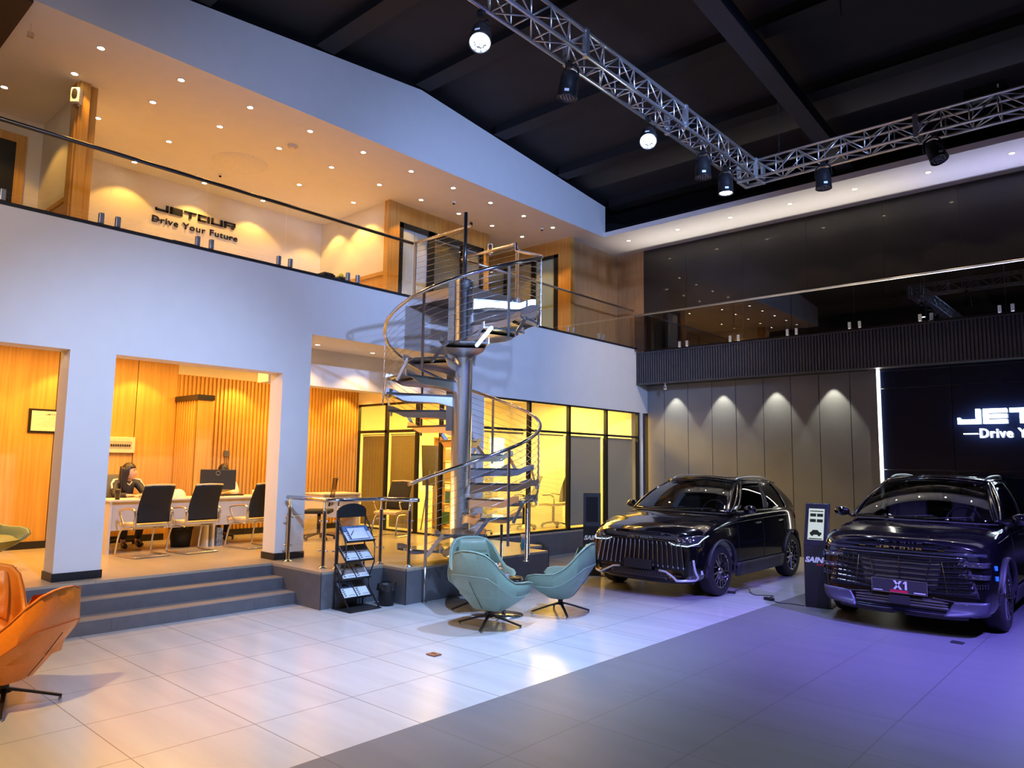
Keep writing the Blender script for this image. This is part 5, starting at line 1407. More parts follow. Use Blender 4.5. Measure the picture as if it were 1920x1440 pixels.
# local frame: faces -y, sits with hips at 0.44 above the platform
J1 = dict(pelvis=(0, 0.05, 0.50), belly=(0, 0.01, 0.64), chest=(0, -0.04, 0.80), neckbase=(0, -0.05, 0.93), neck=(0, -0.06, 0.98), head=(0.01, -0.085, 1.075),
          shoulderl=(-0.155, -0.04, 0.90), elbowl=(-0.21, -0.20, 0.735), wristl=(-0.08, -0.36, 0.745), shoulderr=(0.155, -0.05, 0.90), elbowr=(0.22, -0.20, 0.735), wristr=(0.08, -0.37, 0.745),
          handdirl=(0.75, -0.66, 0), handdirr=(-0.75, -0.66, 0),
          hipl=(-0.09, -0.02, 0.47), kneel=(-0.11, -0.38, 0.46), anklel=(-0.12, -0.38, 0.09), toel=(-0.13, -0.53, 0.04), hipr=(0.09, -0.02, 0.47), kneer=(0.12, -0.38, 0.46), ankler=(0.10, -0.30, 0.09), toer=(0.09, -0.45, 0.04))
M_jblack = mat('jacket_black', (0.014, 0.013, 0.016), 0.6)
M_jwhite = mat('jacket_white', (0.68, 0.62, 0.50), 0.6)
def stripes(jk, J):
    for s, n in ((-1, 'l'), (1, 'r')):
        a = Vector(J['shoulder'+n]); b = Vector(J['elbow'+n])
        MB().tube([a+Vector((-s*0.05, 0.0, 0.060)), a+Vector((s*0.02, -0.02, 0.052)), a+Vector((s*0.045, -0.03, 0.0)), a*0.5+b*0.5+Vector((s*0.040, -0.025, 0.012))], [0.016, 0.020, 0.020, 0.014], 8, ry=0.016).build('white_sleeve_panel', M_jwhite, jk)
    MB().tube([(-0.05, -0.11, 0.93), (0.0, -0.16, 0.88), (0.05, -0.11, 0.93)], 0.008, 6).build('collar', M_jwhite, jk)
person('long-haired woman in a black jacket with white sleeve panels seated at the left desk', (-11.22, 4.10, HP), PI/2, 0.95, 0.06, J1, M_jblack, M_jblack, 'long', stripes)
J2 = dict(J1); J2['wristl'] = (-0.10, -0.40, 0.750); J2['wristr'] = (0.10, -0.40, 0.750); J2['head'] = (0, -0.11, 1.07)
person('woman with tied-back dark hair in a cream top, hidden behind the monitor', (-11.32, 5.62, HP), PI/2-0.5, 0.0, 0.42, J2, mat('top_cream', (0.62, 0.56, 0.45), 0.6), M_jblack, 'bun')
J3 = dict(J1)
person('dark-haired person in white seated in the office behind the stair pole', (-9.12, 9.22, HP), PI/2-1.2, 0.5, 0.1, J3, mat('top_white', (0.6, 0.62, 0.66), 0.6), M_jblack, 'long')
office_chair('desk chair under the person seated in the glazed office', (-9.14, 9.25, HP), PI/2-1.2+PI)
office_chair('swivel chair of the woman hidden behind the monitor', (-11.34, 5.60, HP), PI/2-0.5+PI)
# ------------------------------------------------------------------ cars
M_carpaint = mat('car_paint_black', (0.004, 0.004, 0.006), 0.12, 0.0, coat=1.0, var=0.02, spec=0.6)
M_carglass = glass('car_glass', (0.60, 0.62, 0.64), 1.1, 0.0, 1.55)
M_carglass_s = glass('car_side_glass', (0.16, 0.17, 0.19), 1.25, 0.0, 1.55)
M_plastic = mat('car_plastic', (0.022, 0.022, 0.026), 0.55)
M_tyre = mat('tyre_rubber', (0.012, 0.012, 0.013), 0.7)
M_rim = mat('rim_dark', (0.03, 0.03, 0.032), 0.25, 0.7)
M_rimf = mat('rim_face', (0.55, 0.55, 0.58), 0.22, 1.0)
M_lampglass = mat('headlamp_dark', (0.10, 0.11, 0.13), 0.08, 0.6, coat=1)
M_crome = mat('car_chrome', (0.62, 0.64, 0.68), 0.12, 1.0)
M_brc = mat('bright_trim', (0.75, 0.78, 0.84), 0.35, 0.4)
M_inter = mat('car_interior', (0.03, 0.027, 0.025), 0.6)
M_silver = mat('car_skid_silver', (0.07, 0.07, 0.10), 0.42, 0.3)
M_drl = emis('daytime_light', (0.70, 0.85, 1.0), 0.7)

def lerp(a, b, t): return a+(b-a)*t
def interp(tab, x):
    if x <= tab[0][0]: return tab[0][1:]
    for a, b in zip(tab, tab[1:]):
        if x <= b[0]:
            t = (x-a[0])/(b[0]-a[0]); t2 = t*t*(3-2*t)*0.4+t*0.6
            return tuple(lerp(p, q, t2) for p, q in zip(a[1:], b[1:]))
    return tab[-1][1:]

def build_car(name, label, loc, P):
    root = thing(name, label, 'car', loc, P.get('rz', 0))
    W = P['w']
    # stations: v, half-width factor, sill z, bottom z, shoulder z, top z, top half-width factor
    st = P['stations']
    def section(v):
        k, zb, zm, zs, zt, kt = interp(st, v)
        w = W*k
        return [(0, zb), (w*0.55, zb), (w*0.90, zb+0.005), (w*0.975, zb+0.07), (w*1.0, zm-0.08), (w*1.005, zm+0.06), (w*0.985, lerp(zm, zs, 0.62)), (w*0.965, zs-0.03), (w*0.93, zs), (w*kt, lerp(zs, zt, 0.55)), (w*kt*0.62, zt-0.004), (w*kt*0.30, zt), (0, zt+0.002)]
    Ls = P['L']
    vs = [0, 0.012, 0.05, 0.12, 0.2, 0.32, 0.5, 0.7, 0.9, 1.1, 1.35, 1.7, 2.1, 2.5, 2.9, 3.2, 3.5, Ls-0.35, Ls-0.15, Ls-0.04, Ls]
    def warp(u, v, z):
        q = (abs(u)/W)**2.2
        f = max(0, 1-v/0.95)
        b = max(0, 1-(Ls-v)/0.9)
        return v+P['bow']*q*f+P['lean']*max(0, z-0.45)*max(0, 1-v/0.7)-0.22*q*b
    mb = MB(); V = []; n = None
    for v in vs:
        h = section(v); full = [(-a, z) for a, z in h[:0:-1]][::-1]
        ringp = h+[(-a, z) for a, z in h[-2:0:-1]]
        n = len(ringp)
        V += [(a, warp(a, v, z), z) for a, z in ringp]
    F = []
    for j in range(len(vs)-1):
        for i in range(n): F.append((j*n+i, j*n+(i+1) % n, (j+1)*n+(i+1) % n, (j+1)*n+i))
    # front and rear caps as strips across the width
    h = 13
    for base in (0, (len(vs)-1)*n):
        for i in range(h-1):
            a, b = i, i+1; a2, b2 = (n-i) % n, n-i-1
            if i == 0: F.append((base+0, base+1, base+n-1))
            elif i == h-2: F.append((base+a, base+b, base+a2))
            else: F.append((base+a, base+b, base+b2, base+a2))
    mb.add(V, F, True)
    body = mb.build('body', M_carpaint, root, sub=2)
    bpy.context.view_layer.update(); bake(body)
    for p in body.data.polygons: p.use_smooth = True
    # wheel arches
    for va in P['axles']:
        cut = MB().cyl((-W-0.2, va, P['R']+0.005), (-W*0.5, va, P['R']+0.005), P['R']+0.055, 40).cyl((W*0.5, va, P['R']+0.005), (W+0.2, va, P['R']+0.005), P['R']+0.055, 40).build('cutter', M_plastic, root)
        inner = None
        md = body.modifiers.new('b', 'BOOLEAN'); md.operation = 'DIFFERENCE'; md.solver = 'EXACT'; md.object = cut
        bpy.context.view_layer.update(); bake(body); bpy.data.objects.remove(cut)
    bpy.context.view_layer.update()
    body.data.materials.clear(); body.data.materials.append(M_carpaint)
    for p in body.data.polygons: p.use_smooth = True
    md = body.modifiers.new('ws', 'WEIGHTED_NORMAL') if False else None
    bv = BVHTree.FromPolygons([v.co.copy() for v in body.data.vertices], [tuple(p.vertices) for p in body.data.polygons])
    def fr(u, z, off=0.004):
        hit = bv.ray_cast(Vector((u, -2, z)), Vector((0, 1, 0)))
        return Vector((u, (hit[0].y if hit[0] else 0.3)-off, z))
    def sd(v, z, off=0.004, s=1):
        hit = bv.ray_cast(Vector((s*3, v, z)), Vector((-s, 0, 0)))
        return Vector(((hit[0].x if hit[0] else s*W)+s*off, v, z))
    def tp(u, v, off=0.004):
        hit = bv.ray_cast(Vector((u, v, 3)), Vector((0, 0, -1)))
        return Vector((u, v, (hit[0].z if hit[0] else 1)+off))
    def fpatch(pts, m, nm, th=0.012, off=0.004, nu=14, nv=8, par=None):
        """patch on the front spanned by four corners (u, z): bottom-left, bottom-right, top-right, top-left"""
        a, b, c, d = pts
        def f(s, t):
            u = lerp(lerp(a[0], b[0], s), lerp(d[0], c[0], s), t); z = lerp(lerp(a[1], b[1], s), lerp(d[1], c[1], s), t)
            return fr(u, z, off)
        return MB().patch(f, nu, nv).build(nm, m, par or body, solid=th)
    def fline(pts, r, m, nm, off=0.006, n_=6, par=None, ry=None, seg=8, build=True, mb=None):
        out = []
        for (p, q) in zip(pts, pts[1:]):
            for k in range(seg): out.append(fr(lerp(p[0], q[0], k/seg), lerp(p[1], q[1], k/seg), off))
        out.append(fr(pts[-1][0], pts[-1][1], off))
        m_ = (mb or MB()).tube(out, r, n_, ry=ry)
        return m_.build(nm, m, par or body) if build else m_
    def sline(pts, r, m, nm, off=0.004, s=1, n_=6, par=None, ry=None, seg=8):
        out = []
        for (p, q) in zip(pts, pts[1:]):
            for k in range(seg): out.append(sd(lerp(p[0], q[0], k/seg), lerp(p[1], q[1], k/seg), off, s))
        out.append(sd(pts[-1][0], pts[-1][1], off, s))
        return MB().tube(out, r, n_, ry=ry).build(nm, m, par or body)
    # wheels
    R = P['R']
    for va in P['axles']:
        for s in (-1, 1):
            cx = s*(W-0.115)
            Mw = Matrix.Translation((cx, va, R)) @ Matrix.Rotation(PI/2*s, 4, 'Y')
            ty = MB().lathe([(R*0.70, -0.095), (R*0.90, -0.10), (R*0.985, -0.080), (R, -0.05), (R, 0.05), (R*0.985, 0.080), (R*0.90, 0.10), (R*0.70, 0.095)], 40, (0, 0, 0), Mw, caps=False)
            for g in (-0.045, 0, 0.045): pass
            wh = ty.build('tyre', M_tyre, root)
            MB().lathe([(R*0.72, 0.088), (R*0.70, 0.094), (R*0.67, 0.085), (R*0.66, -0.05), (0.0, -0.05)], 36, (0, 0, 0), Mw, caps=False).build('rim_barrel', M_rim, wh)
            mb = MB(); mf = MB()
            N = P['spokes']
            for k in range(N):
                a = 2*PI*k/N
                for da in (-0.13, 0.13):
                    p0 = Mw @ Vector((math.cos(a+da*0.5)*R*0.12, math.sin(a+da*0.5)*R*0.12, 0.070)); p1 = Mw @ Vector((math.cos(a+da*1.5)*R*0.68, math.sin(a+da*1.5)*R*0.68, 0.088))
                    mf.tube([p0, (p0+p1)/2, p1], [R*0.030, R*0.024, R*0.028], 4, ry=0.010)
                    if P['spokes'] == 5:
                        p2 = Mw @ Vector((math.cos(a+0.55)*R*0.40, math.sin(a+0.55)*R*0.40, 0.078))
                        mf.tube([(p0+p1)/2, p2, Mw @ Vector((math.cos(a+0.63)*R*0.67, math.sin(a+0.63)*R*0.67, 0.086))], R*0.018, 4, ry=0.008)
            mf.lathe([(R*0.14, 0.066), (R*0.12, 0.085), (0, 0.088)], 18, (0, 0, 0), Mw, caps=False)
            mf.lathe([(R*0.655, 0.084), (R*0.675, 0.092), (R*0.70, 0.090)], 40, (0, 0, 0), Mw, caps=False)
            mf.build('spokes', M_rimf, wh)
            # arch lip
            pts = []
            for k in range(25):
                q = -0.18+(PI+0.36)*k/24; v = va+(R+0.062)*math.cos(q); z = R+0.005+(R+0.062)*math.sin(q)
                if z < P['sill']-0.02: continue
                pts.append(Vector((sd(v, max(z, 0.2)+0.03*0, 0.0, s).x if True else 0, v, z)))
            xs_ = [abs(p.x) for p in pts]; 
            for p in pts: p.x = s*max(min(abs(p.x), W*1.01), W*0.93)
            MB().tube(pts, 0.034, 8, ry=0.012).build('arch_trim', M_plastic, body)
    # sills
    a0, a1 = P['axles'][0]+R+0.08, P['axles'][1]-R-0.08
    for s in (-1, 1):
        x = s*W
        MB().patch(lambda u, v, s=s: Vector((s*(W*1.0-0.03*(1-v)**2+0.008), lerp(a0, a1, u), lerp(P['sill']-0.03, P['sill']+0.15-0.03*math.sin(u*PI)*0, v))), 10, 4).build('sill_cladding', M_plastic, body, solid=0.012)
        sline([(a0, P['sill']+0.045), (a1, P['sill']+0.045)], 0.014, M_crome, 'sill_chrome', 0.010, s, ry=0.022)
        # door shut lines, handles
        for v in P['doorlines']:
            sline([(v, P['sill']+0.13), (v+0.01, P['belt']-0.02)], 0.0035, M_black, 'door_gap', 0.0005, s, n_=4)
        for v in P['handles']:
            sline([(v, P['belt']-0.16), (v+0.16, P['belt']-0.155)], 0.011, M_carpaint, 'door_handle', 0.014, s, ry=0.012)
        sline([(0.62, P['belt']-0.17), (1.3, P['belt']-0.12), (Ls-0.55, P['belt']-0.08)], 0.004, M_carpaint, 'crease', 0.001, s)
    # greenhouse ---------------------------------------------------------------
    G = P['gh']
    zb, zr = P['belt'], P['roof']
    wb, wr = G['wb'], G['wr']
    def side(s, t, sg=1):
        v = lerp(lerp(G['vc'], G['vf'], t), lerp(G['vt'], G['vr'], t), s)
        fx = 1-0.05*(2*s-1)**2*(1 if s < 0.5 else 2.2)
        x = lerp(wb, wr, max(0, t)**1.25)*fx+0.02*math.sin(t*PI)
        z = lerp(zb-0.01, zr-0.035, t)-0.045*t*max(0, (s-0.55)/0.45)**2-0.02*t*max(0, (0.3-s)/0.3)**2
        return Vector((sg*x, v, z+0.06*max(0, s-0.75)*(1-t)))
    def strip(s0, s1, t0, t1, m, nm, sg, th=0.02, off=0.0, nu=10, nv=6, par=None):
        return MB().patch(lambda u, v: side(lerp(s0, s1, u), lerp(t0, t1, v), sg)+Vector((sg*off, 0, 0)), nu, nv).build(nm, m, par or body, solid=th)
    for sg in (-1, 1):
        sp = G['split']
        strip(0.07, sp-0.012, 0.05, 0.90, M_carglass_s, 'side_window', sg, 0.006, 0.002, 12, 8)
        strip(sp+0.018, G['end'], 0.05, 0.90, M_carglass_s, 'side_window', sg, 0.006, 0.002, 12, 8)
        strip(0.0, 1.0, 0.88, 1.0, M_carpaint, 'roof_frame', sg, 0.02, 0.0, 24, 2)
        strip(0.0, 0.075, 0.0, 1.0, M_carpaint, 'front_pillar', sg, 0.035, 0.004, 3, 8)
        strip(sp-0.018, sp+0.022, 0.0, 0.95, M_silver if P.get('bp') else M_black, 'centre_pillar', sg, 0.014, 0.004, 3, 8)
        strip(G['end']-0.005, 1.0, 0.0, 1.0, M_carpaint, 'rear_pillar', sg, 0.03, 0.0, 8, 8)
        strip(0.0, 1.0, -0.02, 0.07, M_carpaint, 'waist_rail', sg, 0.02, 0.002, 24, 2)
        mb = MB(); N = 40
        mb.tube([side(0.03+(G['end']-0.03)*k/N, 0.045, sg)+Vector((sg*0.012, 0, 0)) for k in range(N+1)]+[side(G['end']+0.035*math.sin(k/8*PI/2), 0.045+0.845*k/8, sg)+Vector((sg*0.010, 0, 0)) for k in range(1, 9)], 0.0065, 5)
        mb.build('window_chrome', M_crome, body)
        # roof rail
        mb = MB().tube([side(0.05+0.88*k/20, 1.0, sg)+Vector((-sg*0.05, 0, 0.028+0.035*max(0, math.sin(PI*k/20))**0.35)) for k in range(21)], 0.013, 8, ry=0.016)
        mb.build('roof_rail', M_alu, body)
    def cowl(u): x = u*2-1; return Vector((x*wb*0.955, G['vc']-0.20*(1-abs(x)**2.2)-0.0, zb+0.0+0.012*(1-x*x)))
    def hdr(u): x = u*2-1; e = side(0, 1, 1); return Vector((x*e.x*0.98, G['vf']-0.09*(1-abs(x)**2), e.z+0.055*(1-x*x)))
    def ws(u, t):
        p = cowl(u).lerp(hdr(u), t); x = u*2-1
        return p+Vector((0, -0.03*math.sin(t*PI), 0.035*math.sin(t*PI)))
    MB().patch(lambda u, t: ws(u, 0.0+0.965*t), 24, 14).build('windscreen', M_carglass, body, solid=0.005)
    for sg in (0, 1): MB().tube([ws(0.008+sg*0.984, k/12)+Vector((0, 0, 0.002)) for k in range(13)], 0.026, 8, ry=0.014).build('pillar_trim', M_carpaint, body)
    MB().patch(lambda u, t: ws(0.02+0.96*u, 0.955+0.05*t)+Vector((0, 0, 0.003)), 24, 2).build('windscreen_header', M_carpaint, body, solid=0.01)
    def roof(u, t):
        x = u*2-1
        e = side(t, 1, 1); base = hdr(u); 
        yv = lerp(base.y, G['vr']+0.04*(1-x*x), t)
        return Vector((x*e.x*0.985, yv, e.z+0.055*(1-x*x)*(1-0.3*t)+0.012))
    MB().patch(lambda u, t: roof(u, t), 18, 18).build('roof', M_carpaint, body, solid=0.02)
    MB().patch(lambda u, t: roof(0.16+0.68*u, 0.10+0.5*t)+Vector((0, 0, 0.012)), 12, 12).build('sunroof', mat('sunroof_glass', (0.005, 0.005, 0.007), 0.03, coat=1), body, solid=0.004)
    def tail(u, t):
        a = roof(u, 1.0); x = u*2-1; b = Vector((x*wb*0.9, G['vt']+0.16*(1-x*x)-0.02, zb-0.02))
        return a.lerp(b, t)
    MB().patch(tail, 12, 8).build('rear_window', M_carglass_s, body, solid=0.01)
    MB().patch(lambda u, t: roof(u, 1.0)+Vector((0, 0.14*t, -0.02*t+0.01)), 12, 3).build('spoiler', M_carpaint, body, solid=0.02)
    # wipers
    for (u0, u1) in ((0.25, 0.60), (0.55, 0.86)):
        MB().tube([cowl(u0)+Vector((0, -0.02, 0.012)), ws((u0+u1)/2+0.02, 0.05)+Vector((0, -0.012, 0.008)), ws(u1, 0.075)+Vector((0, -0.01, 0.008))], 0.006, 5).build('wiper', M_black, body)
    MB().patch(lambda u, t: cowl(u)+Vector((0, -0.07*(1-t), -0.012+0.004*t)), 16, 2).build('cowl_panel', M_plastic, body, solid=0.006)
    # mirrors
    for sg in (-1, 1):
        mv = P['mirror']
        c = Vector((sg*(W+0.075), mv, zb+0.045))
        mb = MB()
        mb.patch(lambda u, v, sg=sg, c=c: c+Vector((sg*0.095*math.cos(PI*v-PI/2)*math.cos(2*PI*u)*(1.0), -0.02+0.055*math.cos(PI*v-PI/2)*math.sin(2*PI*u), 0.062*math.sin(PI*v-PI/2))), 20, 12)
        mi = mb.build('mirror', M_carpaint, root)
        MB().tube([c+Vector((-sg*0.06, 0.01, -0.03)), c+Vector((-sg*0.12, 0.0, -0.055)), c+Vector((-sg*0.20, -0.01, -0.06))], 0.018, 8).build('mirror_stalk', M_plastic, mi)
        MB().lathe([(0.0, 0.0), (0.05, 0.0), (0.055, 0.006)], 20, c+Vector((0, 0.038, 0.0)), Matrix.Rotation(-PI/2, 4, 'X')).build('mirror_glass', M_crome, mi)
    # interior
    it = MB().b2(-wb+0.08, wb-0.08, G['vc']+0.05, G['vt']-0.2, 0.4, zb-0.28).build('cabin_floor', M_inter, root)
    MB().tube([(-wb+0.10, G['vc']+0.12, zb-0.08), (0, G['vc']+0.02, zb-0.05), (wb-0.10, G['vc']+0.12, zb-0.08)], 0.10, 10, ry=0.07).build('dashboard', M_inter, it)
    sc_ = Vector((0.36, G['vc']+0.36, zb-0.02))
    pts = [sc_+Vector((0.175*math.cos(q*PI/12), 0.06*math.sin(q*PI/12), 0.165*math.sin(q*PI/12))) for q in range(24)]
    MB().tube(pts, 0.013, 8, closed=True).tube([pts[0], sc_, pts[12]], 0.012, 6).tube([sc_, pts[18]], 0.012, 6).ell(sc_, (0.05, 0.03, 0.045), 10, 7).build('steering_wheel', mat('wheel_grey', (0.10, 0.10, 0.11), 0.4), it)
    MB().b2(-0.13, 0.13, G['vc']+0.14, G['vc']+0.16, zb-0.08, zb+0.04).build('centre_screen', mat('screen_dark', (0.01, 0.01, 0.012), 0.05, coat=1), it)
    for (u, v) in ((-0.36, G['vc']+0.80), (0.36, G['vc']+0.80), (-0.36, G['vc']+1.65), (0.36, G['vc']+1.65)):
        mb = MB().box((u, v+0.10, zb-0.02), (0.44, 0.12, 0.60), (-0.25, 0, 0)).box((u, v-0.14, zb-0.32), (0.46, 0.48, 0.14)).box((u, v+0.19, zb+0.31 if zb+0.4 < zr-0.05 else zb+0.28), (0.22, 0.08, 0.13), (-0.2, 0, 0))
        mb.build('seat', mat('seat_grey', (0.26, 0.23, 0.20), 0.6), it, bevel=0.03, seg=3)
    return root, body, fr, sd, tp, fpatch, fline, sline

# ---- left car: upright grille with vertical bars
P1 = dict(w=0.875, L=3.80, R=0.325, bow=0.24, lean=0.16, axles=(0.80, 3.22), sill=0.24, belt=1.045, roof=1.50, spokes=5, mirror=1.50,
          doorlines=(1.28, 2.12, 2.92), handles=(1.86, 2.66),
          stations=[(0, 0.84, 0.23, 0.50, 0.70, 0.83, 0.88), (0.05, 0.90, 0.21, 0.50, 0.76, 0.875, 0.86), (0.2, 0.96, 0.20, 0.52, 0.83, 0.925, 0.84), (0.5, 0.99, 0.20, 0.56, 0.90, 0.985, 0.82), (1.0, 1.0, 0.20, 0.58, 0.965, 1.045, 0.82), (1.3, 1.0, 0.20, 0.58, 1.0, 1.05, 0.84), (2.4, 1.0, 0.20, 0.58, 1.03, 1.045, 0.88), (3.3, 1.0, 0.21, 0.60, 1.05, 1.05, 0.88), (3.65, 0.96, 0.26, 0.60, 1.03, 1.05, 0.86), (3.80, 0.86, 0.32, 0.60, 0.95, 1.0, 0.84)],
          gh=dict(wb=0.80, wr=0.585, vc=1.22, vf=1.93, vt=3.66, vr=3.30, split=0.47, end=0.80), bp=False)
car, body, fr, sd, tp, fpatch, fline, sline = build_car('car', 'glossy black SUV with vertical-bar grille and silver roof rails by the grey panels', (-5.26, 8.24, 0), P1)
# recessed grille
fpatch([(-0.66, 0.36), (0.66, 0.36), (0.60, 0.70), (-0.60, 0.70)], M_black, 'grille_mesh', 0.008, 0.003, 30, 6)
for k in range(19):
    u = -0.62+1.24*k/18
    ub = u*1.06
    fline([(u*0.96, 0.70), (u, 0.62), (ub, 0.38)], 0.009, M_crome if True else M_crome, 'grille_bar', 0.022, 6, ry=0.011)
for s in (-1, 1):
    hl = fpatch([(s*0.50, 0.665), (s*0.80, 0.665), (s*0.82, 0.80), (s*0.56, 0.775)], M_lampglass, 'headlamp', 0.012, 0.006, 14, 6)
    fline([(s*0.44, 0.70), (s*0.52, 0.672), (s*0.70, 0.665), (s*0.79, 0.70), (s*0.83, 0.79)], 0.007, M_drl, 'daytime_light', 0.022, par=hl)
    for q, uu in enumerate((0.58, 0.645, 0.71)):
        p = fr(s*uu, 0.735, 0.008); MB().ell(p, (0.026, 0.012, 0.024), 12, 8).build('projector', M_crome, hl)
    fline([(s*0.30, 0.335), (s*0.40, 0.325), (s*0.58, 0.235), (s*0.76, 0.245), (s*0.785, 0.28), (s*0.765, 0.50)], 0.016, M_brc, 'bumper_chrome', 0.012, ry=0.016)
    fpatch([(s*0.70, 0.30), (s*0.755, 0.31), (s*0.74, 0.49), (s*0.71, 0.47)], M_black, 'air_curtain', 0.006, 0.003, 4, 6)
fpatch([(-0.45, 0.235), (0.45, 0.235), (0.36, 0.33), (-0.36, 0.33)], M_plastic, 'lower_intake', 0.006, 0.004, 20, 4)
for r_ in range(3):
    mb = MB()
    for k in range(18):
        p = fr(-0.38+0.76*k/17+0.01*(r_ % 2), 0.255+0.022*r_, 0.012); mb.box(p, (0.024, 0.008, 0.006))
    mb.build('intake_slats', mat('intake_grey', (0.16, 0.16, 0.16), 0.4, 0.5), body)
MB().b2(-0.21, 0.21, -0.012, 0.0, 0.0, 0.125).build('number_plate', M_plastic, body, bevel=0.004).location = fr(0, 0.335, 0.035)
fline([(-0.66, 0.705), (0, 0.72), (0.66, 0.705)], 0.010, M_carpaint, 'grille_top', 0.010, ry=0.012)
sk = fline([(-0.70, 0.205), (0, 0.205), (0.70, 0.205)], 0.03, M_plastic, 'skid_lip', -0.02, ry=0.03)
for i, (ch, bars) in enumerate(wide_letters(0.40, 0.35)):
    mb = MB()
    for a, b, c, d in bars:
        p = fr(-0.20+(a+c)/2, 0.728+(b+d)/2, 0.006); mb.box(p, (c-a, 0.008, d-b))
    mb.build('nose_lettering', M_crome, body)
p = sd(0.33, 0.34, 0.004); MB().box(p, (0.004, 0.06, 0.05)).build('sticker', M_lbl, body)
for s in (-1, 1):
    MB().patch(lambda u, v, s=s: sd(3.40+0.16*u, 0.88+0.09*v, 0.004, s), 6, 3).build('tail_lamp', mat('tail_red', (0.45, 0.01, 0.015), 0.15, coat=1), body, solid=0.01)

# ---- right car: wide slatted grille, stacked lamps, plate
P2 = dict(w=0.87, L=4.20, R=0.345, bow=0.26, lean=0.10, axles=(0.92, 3.42), sill=0.26, belt=1.095, roof=1.575, spokes=10, mirror=1.42,
          doorlines=(1.40, 2.32, 3.10), handles=(2.02, 2.86),
          stations=[(0, 0.88, 0.22, 0.50, 0.80, 0.93, 0.90), (0.05, 0.93, 0.20, 0.52, 0.86, 0.965, 0.88), (0.2, 0.97, 0.20, 0.54, 0.92, 1.0, 0.86), (0.5, 0.99, 0.20, 0.58, 0.97, 1.045, 0.84), (1.0, 1.0, 0.20, 0.60, 1.01, 1.085, 0.84), (1.4, 1.0, 0.20, 0.60, 1.05, 1.095, 0.86), (2.6, 1.0, 0.20, 0.60, 1.08, 1.095, 0.88), (3.6, 1.0, 0.21, 0.62, 1.09, 1.10, 0.88), (4.0, 0.96, 0.28, 0.62, 1.06, 1.09, 0.86), (4.20, 0.86, 0.34, 0.62, 0.98, 1.03, 0.84)],
          gh=dict(wb=0.80, wr=0.60, vc=1.22, vf=2.0, vt=4.0, vr=3.45, split=0.44, end=0.80), bp=False)
car, body, fr, sd, tp, fpatch, fline, sline = build_car('car', 'glossy dark SUV with wide slatted grille and X1 plate at the right edge', (-2.17, 8.40, 0), P2)
fpatch([(-0.72, 0.40), (0.72, 0.40), (0.62, 0.80), (-0.62, 0.80)], M_black, 'grille_mesh', 0.008, 0.003, 30, 8)
fpatch([(-0.34, 0.44), (0.34, 0.44), (0.40, 0.74), (-0.40, 0.74)], mat('radiator_shutter', (0.20, 0.20, 0.17), 0.4, 0.4), 'shutters', 0.004, 0.008, 20, 6)
for k in range(7):
    z = 0.42+0.052*k; w_ = 0.70-0.10*k/6
    fline([(-w_, z+0.035), (-0.25, z), (0.25, z), (w_, z+0.035)], 0.010, M_carpaint, 'grille_slat', 0.020, 6, ry=0.015)
for s in (-1, 0, 1):
    fline([(s*0.22, 0.42), (s*0.30, 0.76)], 0.006, M_carpaint, 'grille_divider', 0.026, 4)
for s in (-1, 1):
    for k in range(5): fline([(s*(0.44+k*0.05), 0.42+0.01*k), (s*(0.40+k*0.055), 0.74)], 0.004, M_crome if k < 1 else M_carpaint, 'grille_divider', 0.028, 4)
    for (z, dz) in ((0.70, 0.06), (0.585, 0.055)):
        hl = fpatch([(s*0.52, z), (s*0.80, z+0.01), (s*0.81, z+dz), (s*0.56, z+dz)], M_lampglass, 'headlamp', 0.012, 0.016, 12, 4)
        for uu in (0.62, 0.68, 0.74):
            p = fr(s*uu, z+dz*0.5, 0.024); MB().box(p, (0.03, 0.01, 0.016)).build('projector', M_crome, hl, bevel=0.004)
    mb = MB()
    for k in range(16):
        for r_ in range(2):
            p = fr(s*(0.46+0.022*k), 0.50-0.026*r_+0.003*k, 0.006); mb.box(p, (0.008, 0.012, 0.018), (0, 0.3*s, 0))
    mb.build('side_texture', M_crome if False else mat('texture_chrome', (0.14, 0.14, 0.20), 0.2, 0.9), body)
    # lower silver skid corner
    fpatch([(s*0.42, 0.215), (s*0.775, 0.235), (s*0.79, 0.375), (s*0.50, 0.355)], M_silver, 'skid_plate', 0.02, 0.010, 14, 5)
    fline([(s*0.30, 0.37), (s*0.52, 0.355), (s*0.62, 0.335)], 0.006, M_crome, 'skid_edge', 0.016)
    for (z, uu) in ((0.70, 0.835), (0.60, 0.84)):
        p = fr(s*uu, z, 0.010); MB().box(p, (0.035, 0.012, 0.045), (0, 0, s*0.6)).build('blue_tape', mat('blue_tape', (0.03, 0.30, 0.75), 0.5), body)
fpatch([(-0.46, 0.25), (0.46, 0.25), (0.40, 0.355), (-0.40, 0.355)], M_black, 'lower_grille', 0.006, 0.006, 16, 4)
for k in range(3): fline([(-0.44, 0.275+k*0.028), (0, 0.275+k*0.028), (0.44, 0.275+k*0.028)], 0.006, mat('radiator_shutter', (0, 0, 0)), 'lower_slat', 0.014, 4)
fline([(-0.78, 0.825), (0, 0.825), (0.78, 0.825)], 0.016, M_lampglass, 'light_bar', 0.006, ry=0.02)
fline([(-0.60, 0.79), (0, 0.785), (0.60, 0.79)], 0.007, M_crome, 'upper_chrome', 0.012, 5)
fline([(-0.60, 0.205), (0, 0.20), (0.60, 0.205)], 0.028, M_plastic, 'skid_lip', -0.01, ry=0.028)
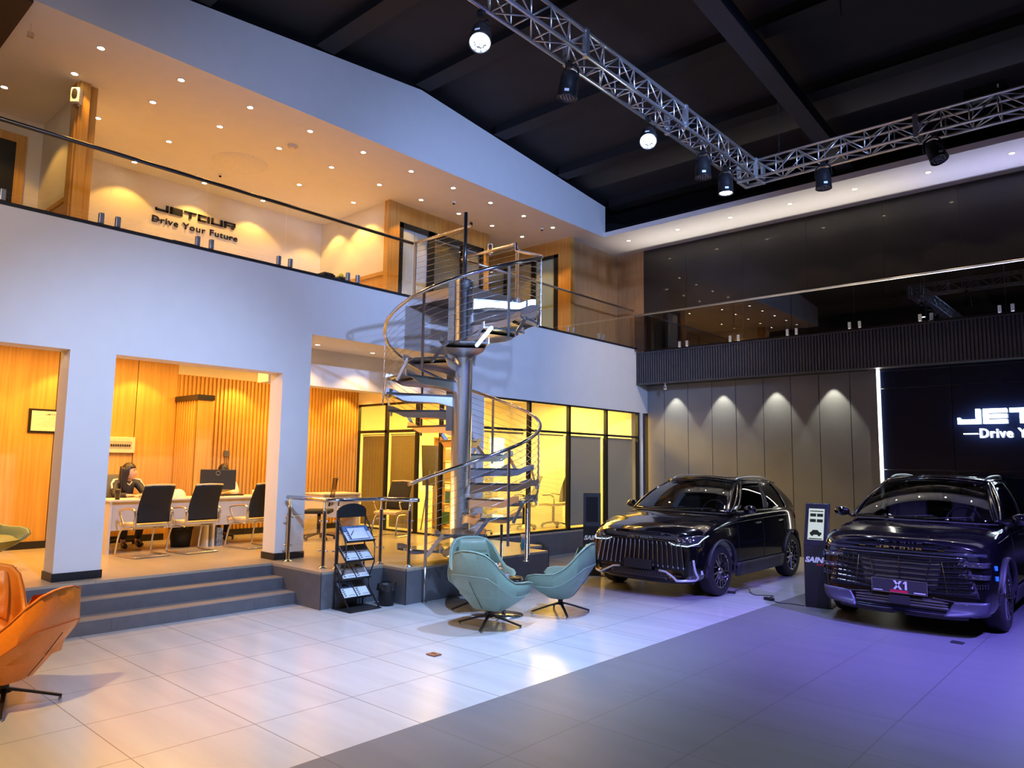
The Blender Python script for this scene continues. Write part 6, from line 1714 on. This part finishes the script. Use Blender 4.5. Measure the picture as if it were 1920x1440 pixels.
MB().b2(-0.10, 0.10, -0.012, 0.0, 0.0, 0.09).build('radar_cover', M_plastic, body).location = fr(0, 0.27, 0.02)
for i, (ch, bars) in enumerate(wide_letters(0.44, 0.55)):
    mb = MB()
    for a, b, c, d in bars:
        p = fr(-0.22+(a+c)/2, 0.838+(b+d)/2, 0.006); mb.box(p, (c-a, 0.008, d-b))
    mb.build('nose_lettering', M_crome, body)
for s in (-0.36, 0.40):
    mb = MB()
    for z in (0.838, 0.853): mb.box(fr(s, z, 0.006), (0.06, 0.008, 0.006))
    mb.build('nose_emblem', M_crome, body)
pl = MB().b2(-0.265, 0.265, -0.012, 0.0, 0, 0.135).build('number_plate', mat('plate_dark', (0.035, 0.035, 0.038), 0.5), body, bevel=0.004)
pl.location = fr(0.0, 0.40, 0.04)-Vector((0.0, 0, 0.015))
MB().b2(-0.268, 0.268, -0.014, 0.0, -0.003, 0.003).b2(-0.268, 0.268, -0.014, 0, 0.132, 0.138).b2(-0.268, -0.262, -0.014, 0, 0, 0.135).b2(0.262, 0.268, -0.014, 0, 0, 0.135).build('plate_rim', M_steel, pl)
M_pw = mat('plate_white', (0.75, 0.78, 0.85), 0.4)
MP = frame_M((-0.055, -0.013, 0.036), (1, 0, 0), (0, 0, 1))
mb = MB()
for q in (((0, 0), (0.024, 0), (0.085, 0.088), (0.061, 0.088)), ((0.061, 0), (0.085, 0), (0.024, 0.088), (0, 0.088))): mb.prism(list(q), 0.003, MP)
mb.build('plate_letter', M_pw, pl)
MB().prism([(0.112, 0), (0.132, 0), (0.132, 0.088), (0.116, 0.088), (0.096, 0.072), (0.096, 0.056), (0.112, 0.066)], 0.003, MP).build('plate_numeral', M_pw, pl)
MB().b2(-0.085, 0.085, -0.016, -0.012, 0.004, 0.028).build('plate_red_strip', mat('plate_red', (0.65, 0.02, 0.06), 0.4), pl)
MB().b2(-0.25, -0.16, -0.016, -0.012, 0.010, 0.018).b2(0.14, 0.25, -0.016, -0.012, 0.010, 0.020).build('plate_small_marks', M_pw, pl)
